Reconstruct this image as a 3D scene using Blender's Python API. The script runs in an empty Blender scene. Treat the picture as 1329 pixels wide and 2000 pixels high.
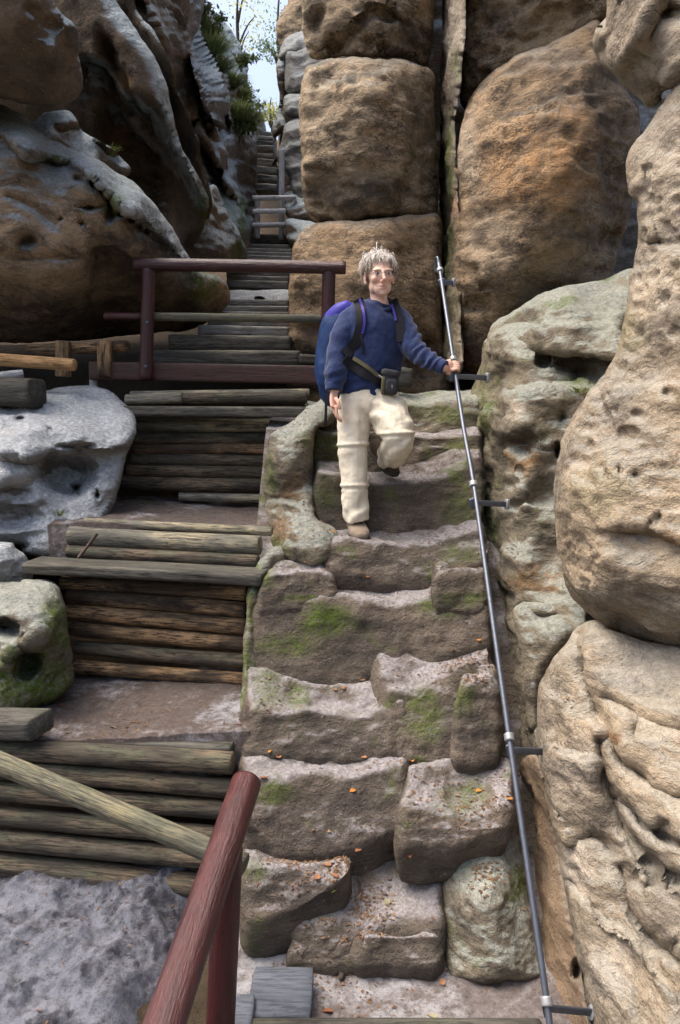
import bpy, math, random
import numpy as np
from mathutils import Vector, Matrix
from mathutils.bvhtree import BVHTree
random.seed(7); RS = np.random.RandomState(7)
SC = bpy.context.scene
COL = SC.collection
# ------------------------------------------------------------------ camera, sky, sun, exposure
F_PX, HOR, W_PX, H_PX, CAM_Z = 1500.0, 800.0, 1329.0, 2000.0, 2.3
PITCH = math.atan((H_PX/2-HOR)/F_PX)
cam_d = bpy.data.cameras.new('camera'); cam = bpy.data.objects.new('camera', cam_d); COL.objects.link(cam)
cam.location = (0, 0, CAM_Z); cam.rotation_euler = (math.pi/2-PITCH, 0, 0)
cam_d.sensor_fit = 'VERTICAL'; cam_d.sensor_height = 36.0; cam_d.lens = 36.0*F_PX/H_PX
cam_d.clip_start = 0.05; cam_d.clip_end = 800
SC.camera = cam
world = bpy.data.worlds.new('World'); SC.world = world; world.use_nodes = True
wn = world.node_tree.nodes; wn.clear()
sky = wn.new('ShaderNodeTexSky'); sky.sky_type = 'NISHITA'; sky.sun_disc = False
SUN_EL, SUN_AZ = math.radians(66), math.radians(-82)      # azimuth from +Y (into the picture), negative = left
sky.sun_elevation = SUN_EL; sky.sun_rotation = SUN_AZ
sky.air_density = 1.0; sky.dust_density = 8.0; sky.ozone_density = 1.8
bg = wn.new('ShaderNodeBackground'); bg.inputs[1].default_value = 0.15
wo = wn.new('ShaderNodeOutputWorld')
world.node_tree.links.new(sky.outputs[0], bg.inputs[0]); world.node_tree.links.new(bg.outputs[0], wo.inputs[0])
sun_d = bpy.data.lights.new('sun', 'SUN'); sun_d.energy = 1.4; sun_d.angle = math.radians(45); sun_d.color = (1.0, 0.91, 0.79)
sun = bpy.data.objects.new('sun', sun_d); COL.objects.link(sun)
sdir = Vector((math.sin(SUN_AZ)*math.cos(SUN_EL), math.cos(SUN_AZ)*math.cos(SUN_EL), math.sin(SUN_EL)))
sun.rotation_euler = (-sdir).to_track_quat('-Z', 'Y').to_euler(); sun.location = sdir*40
SC.view_settings.view_transform = 'Standard'; SC.view_settings.look = 'None'
SC.view_settings.exposure = 1.25; SC.view_settings.gamma = 1.0
SC.render.engine = 'CYCLES'
SC.cycles.max_bounces = 7; SC.cycles.diffuse_bounces = 4; SC.cycles.glossy_bounces = 2; SC.cycles.transmission_bounces = 4
SC.cycles.use_denoising = True; SC.cycles.use_adaptive_sampling = True

# ------------------------------------------------------------------ helpers
CP, SP = math.cos(PITCH), math.sin(PITCH)
def at(px, py, Y):
    """pixel of the photograph + distance into the scene (world Y) -> world point(s)"""
    px, py, Y = np.asarray(px, float), np.asarray(py, float), np.asarray(Y, float)
    u, v = (px-W_PX/2)/F_PX, (H_PX/2-py)/F_PX
    dy = CP+v*SP; dz = -SP+v*CP
    k = Y/dy
    return np.stack(np.broadcast_arrays(u*k, Y, CAM_Z+dz*k), -1)
def V3(px, py, Y): return Vector(at(px, py, Y))
_perm = np.random.RandomState(3).permutation(256); _perm = np.concatenate([_perm, _perm]).astype(np.int32)
_val = np.random.RandomState(4).uniform(-1, 1, 256)
def vnoise(P):
    i = np.floor(P).astype(np.int64); f = P-i; f = f*f*f*(f*(f*6-15)+10); i &= 255
    def h(a, b, c): return _val[_perm[_perm[_perm[(i[:, 0]+a) & 255]+((i[:, 1]+b) & 255)]+((i[:, 2]+c) & 255)]]
    x, y, z = f[:, 0], f[:, 1], f[:, 2]
    a = h(0,0,0)*(1-x)+h(1,0,0)*x; b = h(0,1,0)*(1-x)+h(1,1,0)*x
    c = h(0,0,1)*(1-x)+h(1,0,1)*x; d = h(0,1,1)*(1-x)+h(1,1,1)*x
    return (a*(1-y)+b*y)*(1-z)+(c*(1-y)+d*y)*z
def fbm(P, octv=4, gain=0.5, lac=2.07, ridge=False):
    s = np.zeros(len(P)); a = 1.0; t = 0
    for k in range(octv):
        n = vnoise(P+17.3*k)
        if ridge: n = 1-2*np.abs(n)
        s += a*n; t += a; a *= gain; P = P*lac
    return s/t
def worley(P):
    i = np.floor(P).astype(np.int64); best = np.full(len(P), 9.0); sec = np.full(len(P), 9.0)
    for a in (-1, 0, 1):
        for b in (-1, 0, 1):
            for c in (-1, 0, 1):
                j = i+np.array([a, b, c]); q = j & 255
                hsh = _perm[_perm[_perm[q[:, 0]]+q[:, 1]]+q[:, 2]]
                o = np.stack([_val[hsh], _val[(hsh+71) & 255], _val[(hsh+143) & 255]], 1)*0.5+0.5
                d = np.linalg.norm(j+o-P, axis=1)
                sec = np.where(d < best, best, np.minimum(sec, d)); best = np.minimum(best, d)
    return best, sec
def sstep(a, b, x):
    t = np.clip((x-a)/(b-a), 0, 1); return t*t*(3-2*t)
def catmull(pts, n, closed=False):
    P = np.asarray(pts, float); m = len(P)
    if closed: Q = np.concatenate([P[-1:], P, P[:2]]); segs = m
    else: Q = np.concatenate([2*P[:1]-P[1:2], P, 2*P[-1:]-P[-2:-1]]); segs = m-1
    L = np.linalg.norm(Q[2:2+segs]-Q[1:1+segs], axis=1); C = np.concatenate([[0], np.cumsum(L)])
    s = np.linspace(0, C[-1], n, endpoint=not closed)
    k = np.clip(np.searchsorted(C, s, side='right')-1, 0, segs-1); t = ((s-C[k])/np.maximum(L[k], 1e-9))[:, None]
    p0, p1, p2, p3 = Q[k], Q[k+1], Q[k+2], Q[k+3]
    return 0.5*(2*p1+(p2-p0)*t+(2*p0-5*p1+4*p2-p3)*t*t+(3*p1-p0-3*p2+p3)*t**3)
def seg_dist(X, A, B):
    d = B-A; L = np.maximum((d*d).sum(1), 1e-9)
    t = np.clip(((X[:, None]-A[None])*d[None]).sum(2)/L[None], 0, 1)
    Q = A[None]+t[..., None]*d[None]
    D = np.linalg.norm(X[:, None]-Q, axis=2); j = D.argmin(1); r = np.arange(len(X))
    return D[r, j], Q[r, j]
def poly_dist(X, P, closed=True):
    A = P if closed else P[:-1]; B = np.roll(P, -1, 0) if closed else P[1:]
    d = np.empty(len(X)); q = np.empty((len(X), 2))
    for s in range(0, len(X), 4000):
        d[s:s+4000], q[s:s+4000] = seg_dist(X[s:s+4000], A, B)
    return d, q
def inside(X, P):
    A, B = P, np.roll(P, -1, 0); r = np.zeros(len(X), bool)
    for (x0, y0), (x1, y1) in zip(A, B):
        if y0 == y1: continue
        c = ((y0 > X[:, 1]) != (y1 > X[:, 1])) & (X[:, 0] < (x1-x0)*(X[:, 1]-y0)/(y1-y0)+x0)
        r ^= c
    return r
def normals(V, F):
    n = np.zeros_like(V)
    a = np.cross(V[F[:, 2]]-V[F[:, 0]], V[F[:, 3]]-V[F[:, 1]]) if F.shape[1] == 4 else np.cross(V[F[:, 1]]-V[F[:, 0]], V[F[:, 2]]-V[F[:, 0]])
    for k in range(F.shape[1]): np.add.at(n, F[:, k], a)
    return n/np.maximum(np.linalg.norm(n, axis=1, keepdims=True), 1e-12)
def mesh_np(name, V, Fs, smooth=True):
    me = bpy.data.meshes.new(name)
    if isinstance(Fs, np.ndarray): Fs = [Fs]
    Fs = [f for f in Fs if len(f)]
    loops = np.concatenate([f.ravel() for f in Fs]).astype(np.int32)
    tot = np.concatenate([np.full(len(f), f.shape[1]) for f in Fs]).astype(np.int32)
    st = np.concatenate([[0], np.cumsum(tot)[:-1]]).astype(np.int32)
    me.vertices.add(len(V)); me.vertices.foreach_set('co', np.asarray(V, np.float32).ravel())
    me.loops.add(len(loops)); me.loops.foreach_set('vertex_index', loops)
    me.polygons.add(len(tot)); me.polygons.foreach_set('loop_start', st); me.polygons.foreach_set('loop_total', tot)
    me.polygons.foreach_set('use_smooth', np.full(len(tot), smooth, bool))
    me.update(calc_edges=True); me.validate()
    return me
def col_attr(me, name, C):
    at_ = me.color_attributes.new(name, 'FLOAT_COLOR', 'POINT')
    at_.data.foreach_set('color', np.asarray(C, np.float32).ravel())
def link(name, me, mat=None, parent=None, loc=(0, 0, 0)):
    """loc is in world space; a parent has only a location"""
    o = bpy.data.objects.new(name, me); COL.objects.link(o)
    if mat is not None and me is not None: me.materials.append(mat)
    o.location = loc
    if parent is not None:
        o.parent = parent; o.location = Vector(loc)-_world_loc(parent)
    return o
def _world_loc(o):
    v = Vector(o.location)
    while o.parent is not None:
        o = o.parent; v += Vector(o.location)
    return v
def solid(name, V, Fs, mat, parent=None, smooth=True, col=None, cols=None):
    V = np.asarray(V, float)
    c = np.array([(V[:, 0].min()+V[:, 0].max())/2, (V[:, 1].min()+V[:, 1].max())/2, V[:, 2].min()])
    me = mesh_np(name, V-c, Fs, smooth)
    if col is not None: col_attr(me, 'st', col)
    for k, v in (cols or {}).items(): col_attr(me, k, v)
    return link(name, me, mat, parent, c)
def tag(o, label=None, cat=None, group=None, kind=None):
    if label: o['label'] = label
    if cat: o['category'] = cat
    if group: o['group'] = group
    if kind: o['kind'] = kind
    return o
def empty(name, loc, label, cat, group=None):
    o = bpy.data.objects.new(name, None); COL.objects.link(o); o.location = loc; o.empty_display_size = 0.1
    return tag(o, label, cat, group)

# ------------------------------------------------------------------ materials
class NT:
    def __init__(s, name):
        s.m = bpy.data.materials.new(name); s.m.use_nodes = True; s.t = s.m.node_tree; s.t.nodes.clear()
        s.out = s.n('ShaderNodeOutputMaterial'); s.b = s.n('ShaderNodeBsdfPrincipled'); s.l(s.b.outputs[0], s.out.inputs[0])
    def n(s, t): return s.t.nodes.new(t)
    def l(s, a, b): s.t.links.new(a, b)
    def setin(s, sock, v):
        if hasattr(v, 'is_linked') or isinstance(v, bpy.types.NodeSocket): s.l(v, sock)
        else:
            if isinstance(v, (tuple, list)) and len(v) == 3 and sock.type == 'RGBA': v = (*v, 1)
            sock.default_value = v
    def noise(s, vec, scale, detail=5, rough=0.55, dist=0.0):
        n = s.n('ShaderNodeTexNoise'); n.inputs['Scale'].default_value = scale; n.inputs['Detail'].default_value = detail
        n.inputs['Roughness'].default_value = rough; n.inputs['Distortion'].default_value = dist
        if vec is not None: s.l(vec, n.inputs['Vector'])
        return n.outputs[0]
    def vor(s, vec, scale, feature='DISTANCE_TO_EDGE', out=0, rnd=1.0):
        n = s.n('ShaderNodeTexVoronoi'); n.feature = feature; n.inputs['Scale'].default_value = scale; n.inputs['Randomness'].default_value = rnd
        s.l(vec, n.inputs['Vector']); return n.outputs[out]
    def ramp(s, v, a, b, o0=0.0, o1=1.0):
        n = s.n('ShaderNodeMapRange'); n.interpolation_type = 'SMOOTHSTEP'; n.clamp = True
        s.setin(n.inputs[0], v); n.inputs[1].default_value = a; n.inputs[2].default_value = b; n.inputs[3].default_value = o0; n.inputs[4].default_value = o1
        return n.outputs[0]
    def math(s, op, a, b=0.0):
        n = s.n('ShaderNodeMath'); n.operation = op; s.setin(n.inputs[0], a); s.setin(n.inputs[1], b); return n.outputs[0]
    def mix(s, f, a, b, mode='MIX'):
        n = s.n('ShaderNodeMix'); n.data_type = 'RGBA'; n.blend_type = mode
        s.setin(n.inputs[0], f); s.setin(n.inputs[6], a); s.setin(n.inputs[7], b); return n.outputs[2]
    def mapping(s, vec, scale=(1, 1, 1), rot=(0, 0, 0), loc=(0, 0, 0)):
        n = s.n('ShaderNodeMapping'); n.inputs['Scale'].default_value = scale; n.inputs['Rotation'].default_value = rot; n.inputs['Location'].default_value = loc
        s.l(vec, n.inputs['Vector']); return n.outputs[0]
    def bump(s, h, strength, dist, prev=None):
        n = s.n('ShaderNodeBump'); n.inputs['Strength'].default_value = strength; n.inputs['Distance'].default_value = dist
        s.l(h, n.inputs['Height'])
        if prev is not None: s.l(prev, n.inputs['Normal'])
        return n.outputs[0]
    def base(s, c, rough=0.85, spec=0.25):
        s.setin(s.b.inputs['Base Color'], c); s.setin(s.b.inputs['Roughness'], rough); s.b.inputs['Specular IOR Level'].default_value = spec
    def xyz(s, vec):
        n = s.n('ShaderNodeSeparateXYZ'); s.l(vec, n.inputs[0]); return n.outputs
def rock_mat(name, c1, c2, crust=(0.05, 0.042, 0.036), crust_amt=0.35, vein=0.5, lichen_sky=(0.30, 0.34, 0.33), lichen_sky_amt=0.6, lichen_sky_lo=0.25,
             moss_amt=0.25, sc=1.0, bed=2.2, bump=1.0, pale_c=((0.50, 0.42, 0.31), (0.40, 0.35, 0.29))):
    m = NT(name); g = m.n('ShaderNodeNewGeometry'); P = g.outputs['Position']; N = g.outputs['Normal']
    Pb = m.mapping(P, (1, 1, bed))
    big = m.noise(Pb, 1.3*sc, 6, 0.6, 0.4); mid = m.noise(Pb, 6*sc, 9, 0.66, 0.15); fine = m.noise(P, 38*sc, 5, 0.6); grain = m.noise(P, 190, 2, 0.5)
    c = m.mix(m.ramp(big, 0.35, 0.65), c1, c2)
    c = m.mix(m.math('MULTIPLY', m.ramp(mid, 0.3, 0.7), 0.6), c, tuple(v*0.62 for v in c1))
    # reticulate dark weathering veins and crust
    w = m.noise(Pb, 7.5*sc, 4, 0.55, 1.4); v = m.math('ABSOLUTE', m.math('SUBTRACT', w, 0.5))
    w2 = m.noise(Pb, 17*sc, 4, 0.55, 0.9); v2 = m.math('ABSOLUTE', m.math('SUBTRACT', w2, 0.5))
    veins = m.math('MAXIMUM', m.ramp(v, 0.0, 0.055, 1, 0), m.math('MULTIPLY', m.ramp(v2, 0.0, 0.05, 1, 0), 0.7))
    patch = m.ramp(m.noise(P, 2.1*sc, 5, 0.6, 0.5), 0.40, 0.66)
    st = m.n('ShaderNodeAttribute'); st.attribute_name = 'st'
    sep = m.n('ShaderNodeSeparateColor'); m.l(st.outputs['Color'], sep.inputs[0])
    dark, warm, moss, pale = sep.outputs[0], sep.outputs[1], sep.outputs[2], st.outputs['Alpha']
    breakup = m.ramp(m.noise(P, 9*sc, 7, 0.65, 0.5), 0.30, 0.62)
    bk = lambda a: m.math('MINIMUM', m.math('MULTIPLY', a, m.math('ADD', m.math('MULTIPLY', breakup, 1.1), 0.25)), 1.0)
    c = m.mix(m.math('MULTIPLY', pale, 0.85), c, m.mix(mid, *pale_c))
    c = m.mix(bk(warm), c, m.mix(mid, (0.50, 0.27, 0.10), (0.34, 0.18, 0.08)))
    c = m.mix(m.math('MULTIPLY', m.math('MULTIPLY', veins, m.math('ADD', m.math('MULTIPLY', patch, 0.8), 0.2)), vein), c, crust)
    c = m.mix(m.math('MULTIPLY', m.ramp(m.noise(Pb, 3.4*sc, 9, 0.70, 0.8), 0.47, 0.66), crust_amt), c, crust)
    c = m.mix(m.math('MULTIPLY', bk(dark), 0.9), c, m.mix(mid, crust, tuple(v*1.9 for v in crust)))
    # upward faces greyed by lichens and by sky light painted into the tone
    nz = m.xyz(N)[2]
    lm = m.math('MULTIPLY', m.ramp(m.math('ADD', nz, m.math('MULTIPLY', m.math('SUBTRACT', mid, 0.5), 0.9)), lichen_sky_lo, lichen_sky_lo+0.4), lichen_sky_amt)
    lcol = m.mix(m.ramp(fine, 0.35, 0.68), tuple(v*0.62 for v in lichen_sky), lichen_sky)
    c = m.mix(lm, c, lcol)
    sp = m.ramp(m.noise(P, 55*sc, 4, 0.7), 0.60, 0.70)
    c = m.mix(m.math('MULTIPLY', sp, lichen_sky_amt*0.35), c, tuple(min(v*1.5, 0.6) for v in lichen_sky))
    # moss and algae
    ms = m.math('MULTIPLY', m.ramp(m.noise(P, 3.2*sc, 6, 0.65, 0.4), 0.56, 0.70), moss_amt)
    ms = m.math('MINIMUM', m.math('ADD', ms, bk(moss)), 1.0)
    ms = m.math('MULTIPLY', ms, m.ramp(fine, 0.30, 0.56))
    c = m.mix(ms, c, m.mix(m.noise(P, 60, 3), (0.035, 0.06, 0.012), (0.13, 0.17, 0.035)))
    c = m.mix(0.45, c, m.mix(grain, (0.1, 0.1, 0.1), (0.9, 0.9, 0.9)), 'OVERLAY')
    m.base(c, 0.92, 0.15)
    b = m.bump(mid, 0.6*bump, 0.05); b = m.bump(fine, 0.7*bump, 0.018, b)
    b = m.bump(m.ramp(v, 0, 0.07), 0.5*vein, 0.02, b)
    b = m.bump(grain, 0.55*bump, 0.004, b)
    m.l(b, m.b.inputs['Normal']); return m.m
# ------------------------------------------------------------------ sandstone builders
def _rbf(ctrl, X, c=70.0):
    C = np.asarray(ctrl, float); p = C[:, :2]/100; y = C[:, 2]; n = len(p); c /= 100
    ph = lambda A, B: np.sqrt(((A[:, None]-B[None])**2).sum(2)+c*c)
    if n < 4:
        Q = np.concatenate([np.ones((n, 1)), p], 1); w = np.linalg.lstsq(Q, y, rcond=None)[0]
        return np.concatenate([np.ones((len(X), 1)), X/100], 1)@w
    A = np.zeros((n+3, n+3)); A[:n, :n] = ph(p, p)+1e-6*np.eye(n); A[:n, n] = 1; A[:n, n+1:] = p; A[n:, :n] = A[:n, n:].T
    w = np.linalg.lstsq(A, np.concatenate([y, [0, 0, 0]]), rcond=None)[0]
    out = np.empty(len(X))
    for s in range(0, len(X), 8000):
        x = X[s:s+8000]/100; out[s:s+8000] = ph(x, p)@w[:n]+w[n]+x@w[n+1:]
    return out
ALLV, ALLF = [], []          # stone surfaces on which litter can lie
def rock(name, label, outline, ctrl, mat, thick=1.5, roll=0.35, roll_d=None, g=5.0, noise=(0.10, 1.3), rough=(0.030, 5.0), strata=None,
         ledges=(), grooves=(), pits=(), stains=(), cells=0.0, cell_f=7.0, group='sandstone rocks of the gorge', seed=0, wob=7.0, ridge=0.035, cut_c=70, parent=None, cat='rock'):
    """a closed boulder: the traced outline gets its own distance (ctrl), rounding and thickness, then ledges, grooves and hollows"""
    P = catmull(outline, max(120, len(outline)*14), True)
    q = np.stack([P[:, 0]/60, P[:, 1]/60, np.full(len(P), seed*7.7)], 1)
    P = P+wob*np.stack([fbm(q, 4, 0.6), fbm(q+50, 4, 0.6)], 1)
    mn, mx = P.min(0), P.max(0)
    nx, ny = int((mx[0]-mn[0])/g)+2, int((mx[1]-mn[1])/g)+2
    gx, gy = np.meshgrid(mn[0]+np.arange(nx)*g, mn[1]+np.arange(ny)*g); X = np.stack([gx.ravel(), gy.ravel()], 1)
    ins = inside(X, P).reshape(ny, nx)
    cell = ins[:-1, :-1] & ins[1:, :-1] & ins[:-1, 1:] & ins[1:, 1:]
    idx = np.arange(nx*ny).reshape(ny, nx)
    F = np.stack([idx[:-1, :-1], idx[1:, :-1], idx[1:, 1:], idx[:-1, 1:]], -1)[cell]
    # rim vertices are snapped to the outline
    used = np.zeros((ny, nx), int)
    for a, b in ((0, 0), (1, 0), (0, 1), (1, 1)): used[a:ny-1+a, b:nx-1+b] += cell
    uv = np.unique(F); remap = -np.ones(nx*ny, int); remap[uv] = np.arange(len(uv)); F = remap[F]; X = X[uv]; rim = (used.ravel()[uv] < 4)
    d, nq = poly_dist(X, P)
    X[rim] = nq[rim]; d[rim] = 0
    Y = _rbf(ctrl, X, cut_c)
    pix = Y/F_PX                                  # metres per pixel
    warp = np.stack([X[:, 0]/45, X[:, 1]/45, np.full(len(X), 3.3+seed)], 1); wx = fbm(warp, 3)*14; wy = fbm(warp+31, 3)*14
    Xw = X+np.stack([wx, wy], 1)
    for pts, dY, soft in ledges:                  # below the line the stone steps back by dY
        soft = max(soft, 3.6*g)
        L = catmull(pts, 60); o = np.argsort(L[:, 0]); yl = np.interp(Xw[:, 0], L[o, 0], L[o, 1])
        fade = sstep(L[:, 0].min()-25, L[:, 0].min()+25, X[:, 0])*(1-sstep(L[:, 0].max()-25, L[:, 0].max()+25, X[:, 0]))
        t = (Xw[:, 1]-yl)
        Y = Y+fade*dY*sstep(-soft*0.5, soft*0.5, t)*np.exp(-np.maximum(t, 0)/(14*soft+1e-6))
    for pts, wd, dY in grooves:
        dd, _ = poly_dist(Xw*0.5+X*0.5, catmull(pts, 50), False); Y = Y+dY*np.exp(-(dd/wd)**2)
    for cx, cy, rx, ry, dY in pits:
        r = np.hypot((X[:, 0]-cx+wx*0.25)/rx, (X[:, 1]-cy+wy*0.25)/ry); Y = Y+dY*sstep(1.15, 0.35, r)
    m = np.clip(d*pix/roll, 0, 1); s = np.sqrt(np.maximum(1-(1-m)**2, 0))
    rd = roll if roll_d is None else roll_d
    Vf = at(X[:, 0], X[:, 1], Y+rd*(1-s))
    inn = np.where(~rim)[0]; n0 = len(X); mp = np.arange(n0); mp[inn] = n0+np.arange(len(inn))
    cen = (P.min(0)+P.max(0))/2; kb = (thick/(Y[inn]+thick))*s[inn]*0.9
    Xb = X[inn]+(cen-X[inn])*kb[:, None]; Vb = at(Xb[:, 0], Xb[:, 1], (Y+rd*(1-s))[inn]+thick*s[inn])
    V = np.concatenate([Vf, Vb]); FA = np.concatenate([F, mp[F][:, ::-1]])
    N = normals(V, FA); so = np.array([seed*13.1, seed*5.7, seed*3.3])
    A, f = noise; h = A*fbm(V*f+so, 4)
    A, f = rough; h = h+A*fbm(V*np.array([1, 1, 1.6])*f+so, 4, 0.55)
    if ridge: h = h+ridge*(fbm(V*np.array([2.2, 2.2, 3.6])+so+40, 4, 0.5, ridge=True)-0.2)
    if strata:
        A, f, dv = strata; dv = np.array(dv)/np.linalg.norm(dv)
        u = V@dv+0.10*fbm(V*1.5+so, 3); q = np.stack([u*f, u*0+seed, fbm(V*0.7, 2)*1.2], 1)
        h = h+A*np.clip(1.6*fbm(q, 3, 0.55), -1, 1)
    if cells:
        a, b = worley(V*np.array([1, 1, 1.5])*cell_f+so+0.5*np.stack([fbm(V*3, 2)]*3, 1)); msk = sstep(-0.15, 0.35, fbm(V*1.1+9+so, 2))
        h = h-cells*sstep(0.55, 0.15, a)*msk
    fin = np.concatenate([sstep(0, 0.06, d*pix)*0.75+0.25, np.ones(len(inn))])
    V = V+N*(h*fin)[:, None]
    st = np.zeros((len(V), 4))
    for sn in stains:                             # 0 dark crust, darker hollows and undersides, 1 iron stain, 2 moss, 3 pale stone, lichens, sky light painted on crests
        if isinstance(sn[1], list):
            ch, pts, wd, amt = sn; dd, _ = poly_dist(Xw, catmull(pts, 50), False)
            st[:n0, ch] = np.maximum(st[:n0, ch], amt*sstep(1.3, 0.5, dd/wd+0.25*fbm(warp*1.7+ch*9, 3))); continue
        ch, cx, cy, rx, ry, amt = sn
        r = np.hypot((Xw[:, 0]-cx)/rx, (Xw[:, 1]-cy)/ry); a = amt*sstep(1.25, 0.45, r+0.25*fbm(warp*1.7+ch*9, 3))
        st[:n0, ch] = np.maximum(st[:n0, ch], a)
    o = solid(name, V, FA, mat, parent, True, st)
    if parent is None: tag(o, label, cat, group)
    ALLV.append(V); ALLF.append(FA)
    return o
def step_block(name, parent, bottom, nose, back, mat, n=70, drop=0.5, rnd=0.05, endr=0.045, noise=(0.026, 3.0), rough=(0.016, 9.0), seed=0, stains=(), sink=0.035, label=None):
    """one hewn step: riser foot, nosing and rear edge of the tread traced and lofted into a closed, rounded block"""
    pts = [catmull(np.concatenate([at(*np.array(c, float).T)], 0), n) for c in (bottom, nose, back)]
    b, k, t = pts
    bd = b-[0, -0.02, drop*0.5]; td = t-[0, 0, drop*0.5]
    bd[:, 1] += 0.05; td[:, 2] = np.minimum(td[:, 2], b[:, 2]-0.05); bd[:, 2] = td[:, 2].mean()*0+np.minimum(bd[:, 2], b[:, 2]-0.1)
    rings = [b, k, t, td, bd]; cnt = [26, 26, 6, 4, 8]
    rows = []
    for i in range(5):
        A, B = rings[i], rings[(i+1) % 5]
        for j in range(cnt[i]): rows.append(A+(B-A)*(j/cnt[i]))
    R = np.stack(rows)                            # rows x cols x 3
    m = max(1, int(round(rnd*28)))
    for _ in range(m*2): R = 0.5*R+0.25*np.roll(R, 1, 0)+0.25*np.roll(R, -1, 0)
    # worn hollow in the tread
    nr = len(R); u = np.linspace(0, 1, n)
    w = np.zeros(nr); w[cnt[0]+3:cnt[0]+cnt[1]-3] = np.sin(np.linspace(0, math.pi, cnt[1]-6))
    R[:, :, 2] -= sink*w[:, None]*np.sin(math.pi*u)[None]**1.5
    cen = R.mean(0, keepdims=True); Ltot = np.linalg.norm(np.diff(k, axis=0), axis=1).sum()
    e = np.minimum(u, 1-u)*Ltot/endr; e = np.clip(e, 0, 1); sc = np.sqrt(1-(1-e)**2)*0.98+0.02
    R = cen+(R-cen)*sc[None, :, None]
    V = R.reshape(-1, 3); I = np.arange(nr*n).reshape(nr, n)
    F = np.stack([I[:, :-1], I[:, 1:], np.roll(I, -1, 0)[:, 1:], np.roll(I, -1, 0)[:, :-1]], -1).reshape(-1, 4)
    N = normals(V, F)
    if (N*(V-cen.repeat(nr, 0).reshape(-1, 3))).sum() < 0: F = F[:, ::-1]; N = -N
    so = seed*4.4+3
    h = noise[0]*fbm(V*noise[1]+so, 3)+rough[0]*fbm(V*rough[1]+so, 4, 0.55)+0.016*fbm(V*np.array([4.5,4.5,7])+so+20, 3, 0.5, ridge=True)
    V = V+N*h[:, None]
    caps = [I[:, 0], I[:, -1]]
    st = np.zeros((len(V), 4))
    # pixel of each vertex for stains
    if stains:
        rel = V-np.array([0, 0, CAM_Z]); zc = rel[:, 1]*CP-rel[:, 2]*SP; yc = rel[:, 1]*SP+rel[:, 2]*CP
        px = W_PX/2+F_PX*rel[:, 0]/zc; py = H_PX/2-F_PX*yc/zc
        wv = fbm(V*4+so, 3)
        for ch, cx, cy, rx, ry, amt in stains:
            st[:, ch] = np.maximum(st[:, ch], amt*sstep(1.25, 0.45, np.hypot((px-cx)/rx, (py-cy)/ry)+0.3*wv))
    o = solid(name, V, [F], mat, parent, True, st)
    if label: o['label'] = label
    ALLV.append(V); ALLF.append(F)
    return o
def sheet(name, x0, x1, y0, y1, zf, res, mat, amp=0.012, freq=6.0, stains=(), litter=True, skirt=0.0):
    nx, ny = int((x1-x0)/res)+1, int((y1-y0)/res)+1
    gx, gy = np.meshgrid(np.linspace(x0, x1, nx), np.linspace(y0, y1, ny))
    z = zf(gx, gy); V = np.stack([gx.ravel(), gy.ravel(), z.ravel()], 1)
    V[:, 2] += amp*fbm(V*freq, 5, 0.55)
    front, right = V[:nx].copy(), None
    V = np.concatenate([front+[0, 0.01, -0.22], V]); ny += 1      # the edge of the fill drops down behind the logs
    I = np.arange(nx*ny).reshape(ny, nx); F = np.stack([I[:-1, :-1], I[:-1, 1:], I[1:, 1:], I[1:, :-1]], -1).reshape(-1, 4)
    st = np.zeros((len(V), 4))
    o = solid(name, V, F, mat, None, True, st); tag(o, kind='structure')
    if litter: ALLV.append(V); ALLF.append(F)
    return o

# ------------------------------------------------------------------ stone materials
M_TAN = rock_mat('sandstone_tan', (0.47, 0.365, 0.245), (0.38, 0.29, 0.19), crust_amt=0.72, vein=0.9, lichen_sky_amt=0.35, lichen_sky_lo=0.45, moss_amt=0.0, bump=1.25)
M_BROWN = rock_mat('sandstone_brown', (0.44, 0.315, 0.195), (0.32, 0.23, 0.145), crust_amt=0.72, vein=0.85, lichen_sky_amt=0.30, lichen_sky_lo=0.5, moss_amt=0.0, bump=1.25)
M_BIG = rock_mat('sandstone_skylit_crest', (0.38, 0.27, 0.17), (0.24, 0.17, 0.11), crust_amt=0.75, vein=0.85, lichen_sky=(0.36, 0.41, 0.42), lichen_sky_amt=0.75, lichen_sky_lo=0.22, moss_amt=0.0, bump=1.25, pale_c=((0.48, 0.54, 0.56), (0.35, 0.40, 0.41)))  # bluish pale_c puts the sky light of the crest into the colour
M_PALE = rock_mat('sandstone_pale', (0.41, 0.325, 0.225), (0.28, 0.245, 0.195), crust=(0.07, 0.056, 0.046), crust_amt=0.65, vein=0.65, lichen_sky=(0.38, 0.38, 0.34), lichen_sky_amt=0.45, lichen_sky_lo=0.30, moss_amt=0.05, bump=1.25, pale_c=((0.53, 0.46, 0.365), (0.43, 0.38, 0.315)))
M_GREY = rock_mat('sandstone_lichened_skylit', (0.24, 0.175, 0.12), (0.14, 0.108, 0.08), crust_amt=0.7, vein=0.6, lichen_sky=(0.44, 0.50, 0.52), lichen_sky_amt=1.0, lichen_sky_lo=0.0, moss_amt=0.06, bump=1.25, pale_c=((0.50, 0.56, 0.58), (0.36, 0.41, 0.43)))  # bluish pale_c and tops have sky light painted in
M_BOULD = rock_mat('sandstone_boulder', (0.35, 0.34, 0.315), (0.27, 0.27, 0.26), crust_amt=0.55, vein=0.4, lichen_sky=(0.46, 0.49, 0.51), lichen_sky_amt=0.9, lichen_sky_lo=0.0, moss_amt=0.12, bump=1.25)
M_STEP = rock_mat('sandstone_step', (0.165, 0.132, 0.102), (0.100, 0.085, 0.068), crust_amt=0.75, vein=0.3, lichen_sky=(0.345, 0.325, 0.33), lichen_sky_amt=0.92, lichen_sky_lo=0.62, moss_amt=0.75, sc=1.4, bump=1.2)
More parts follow.
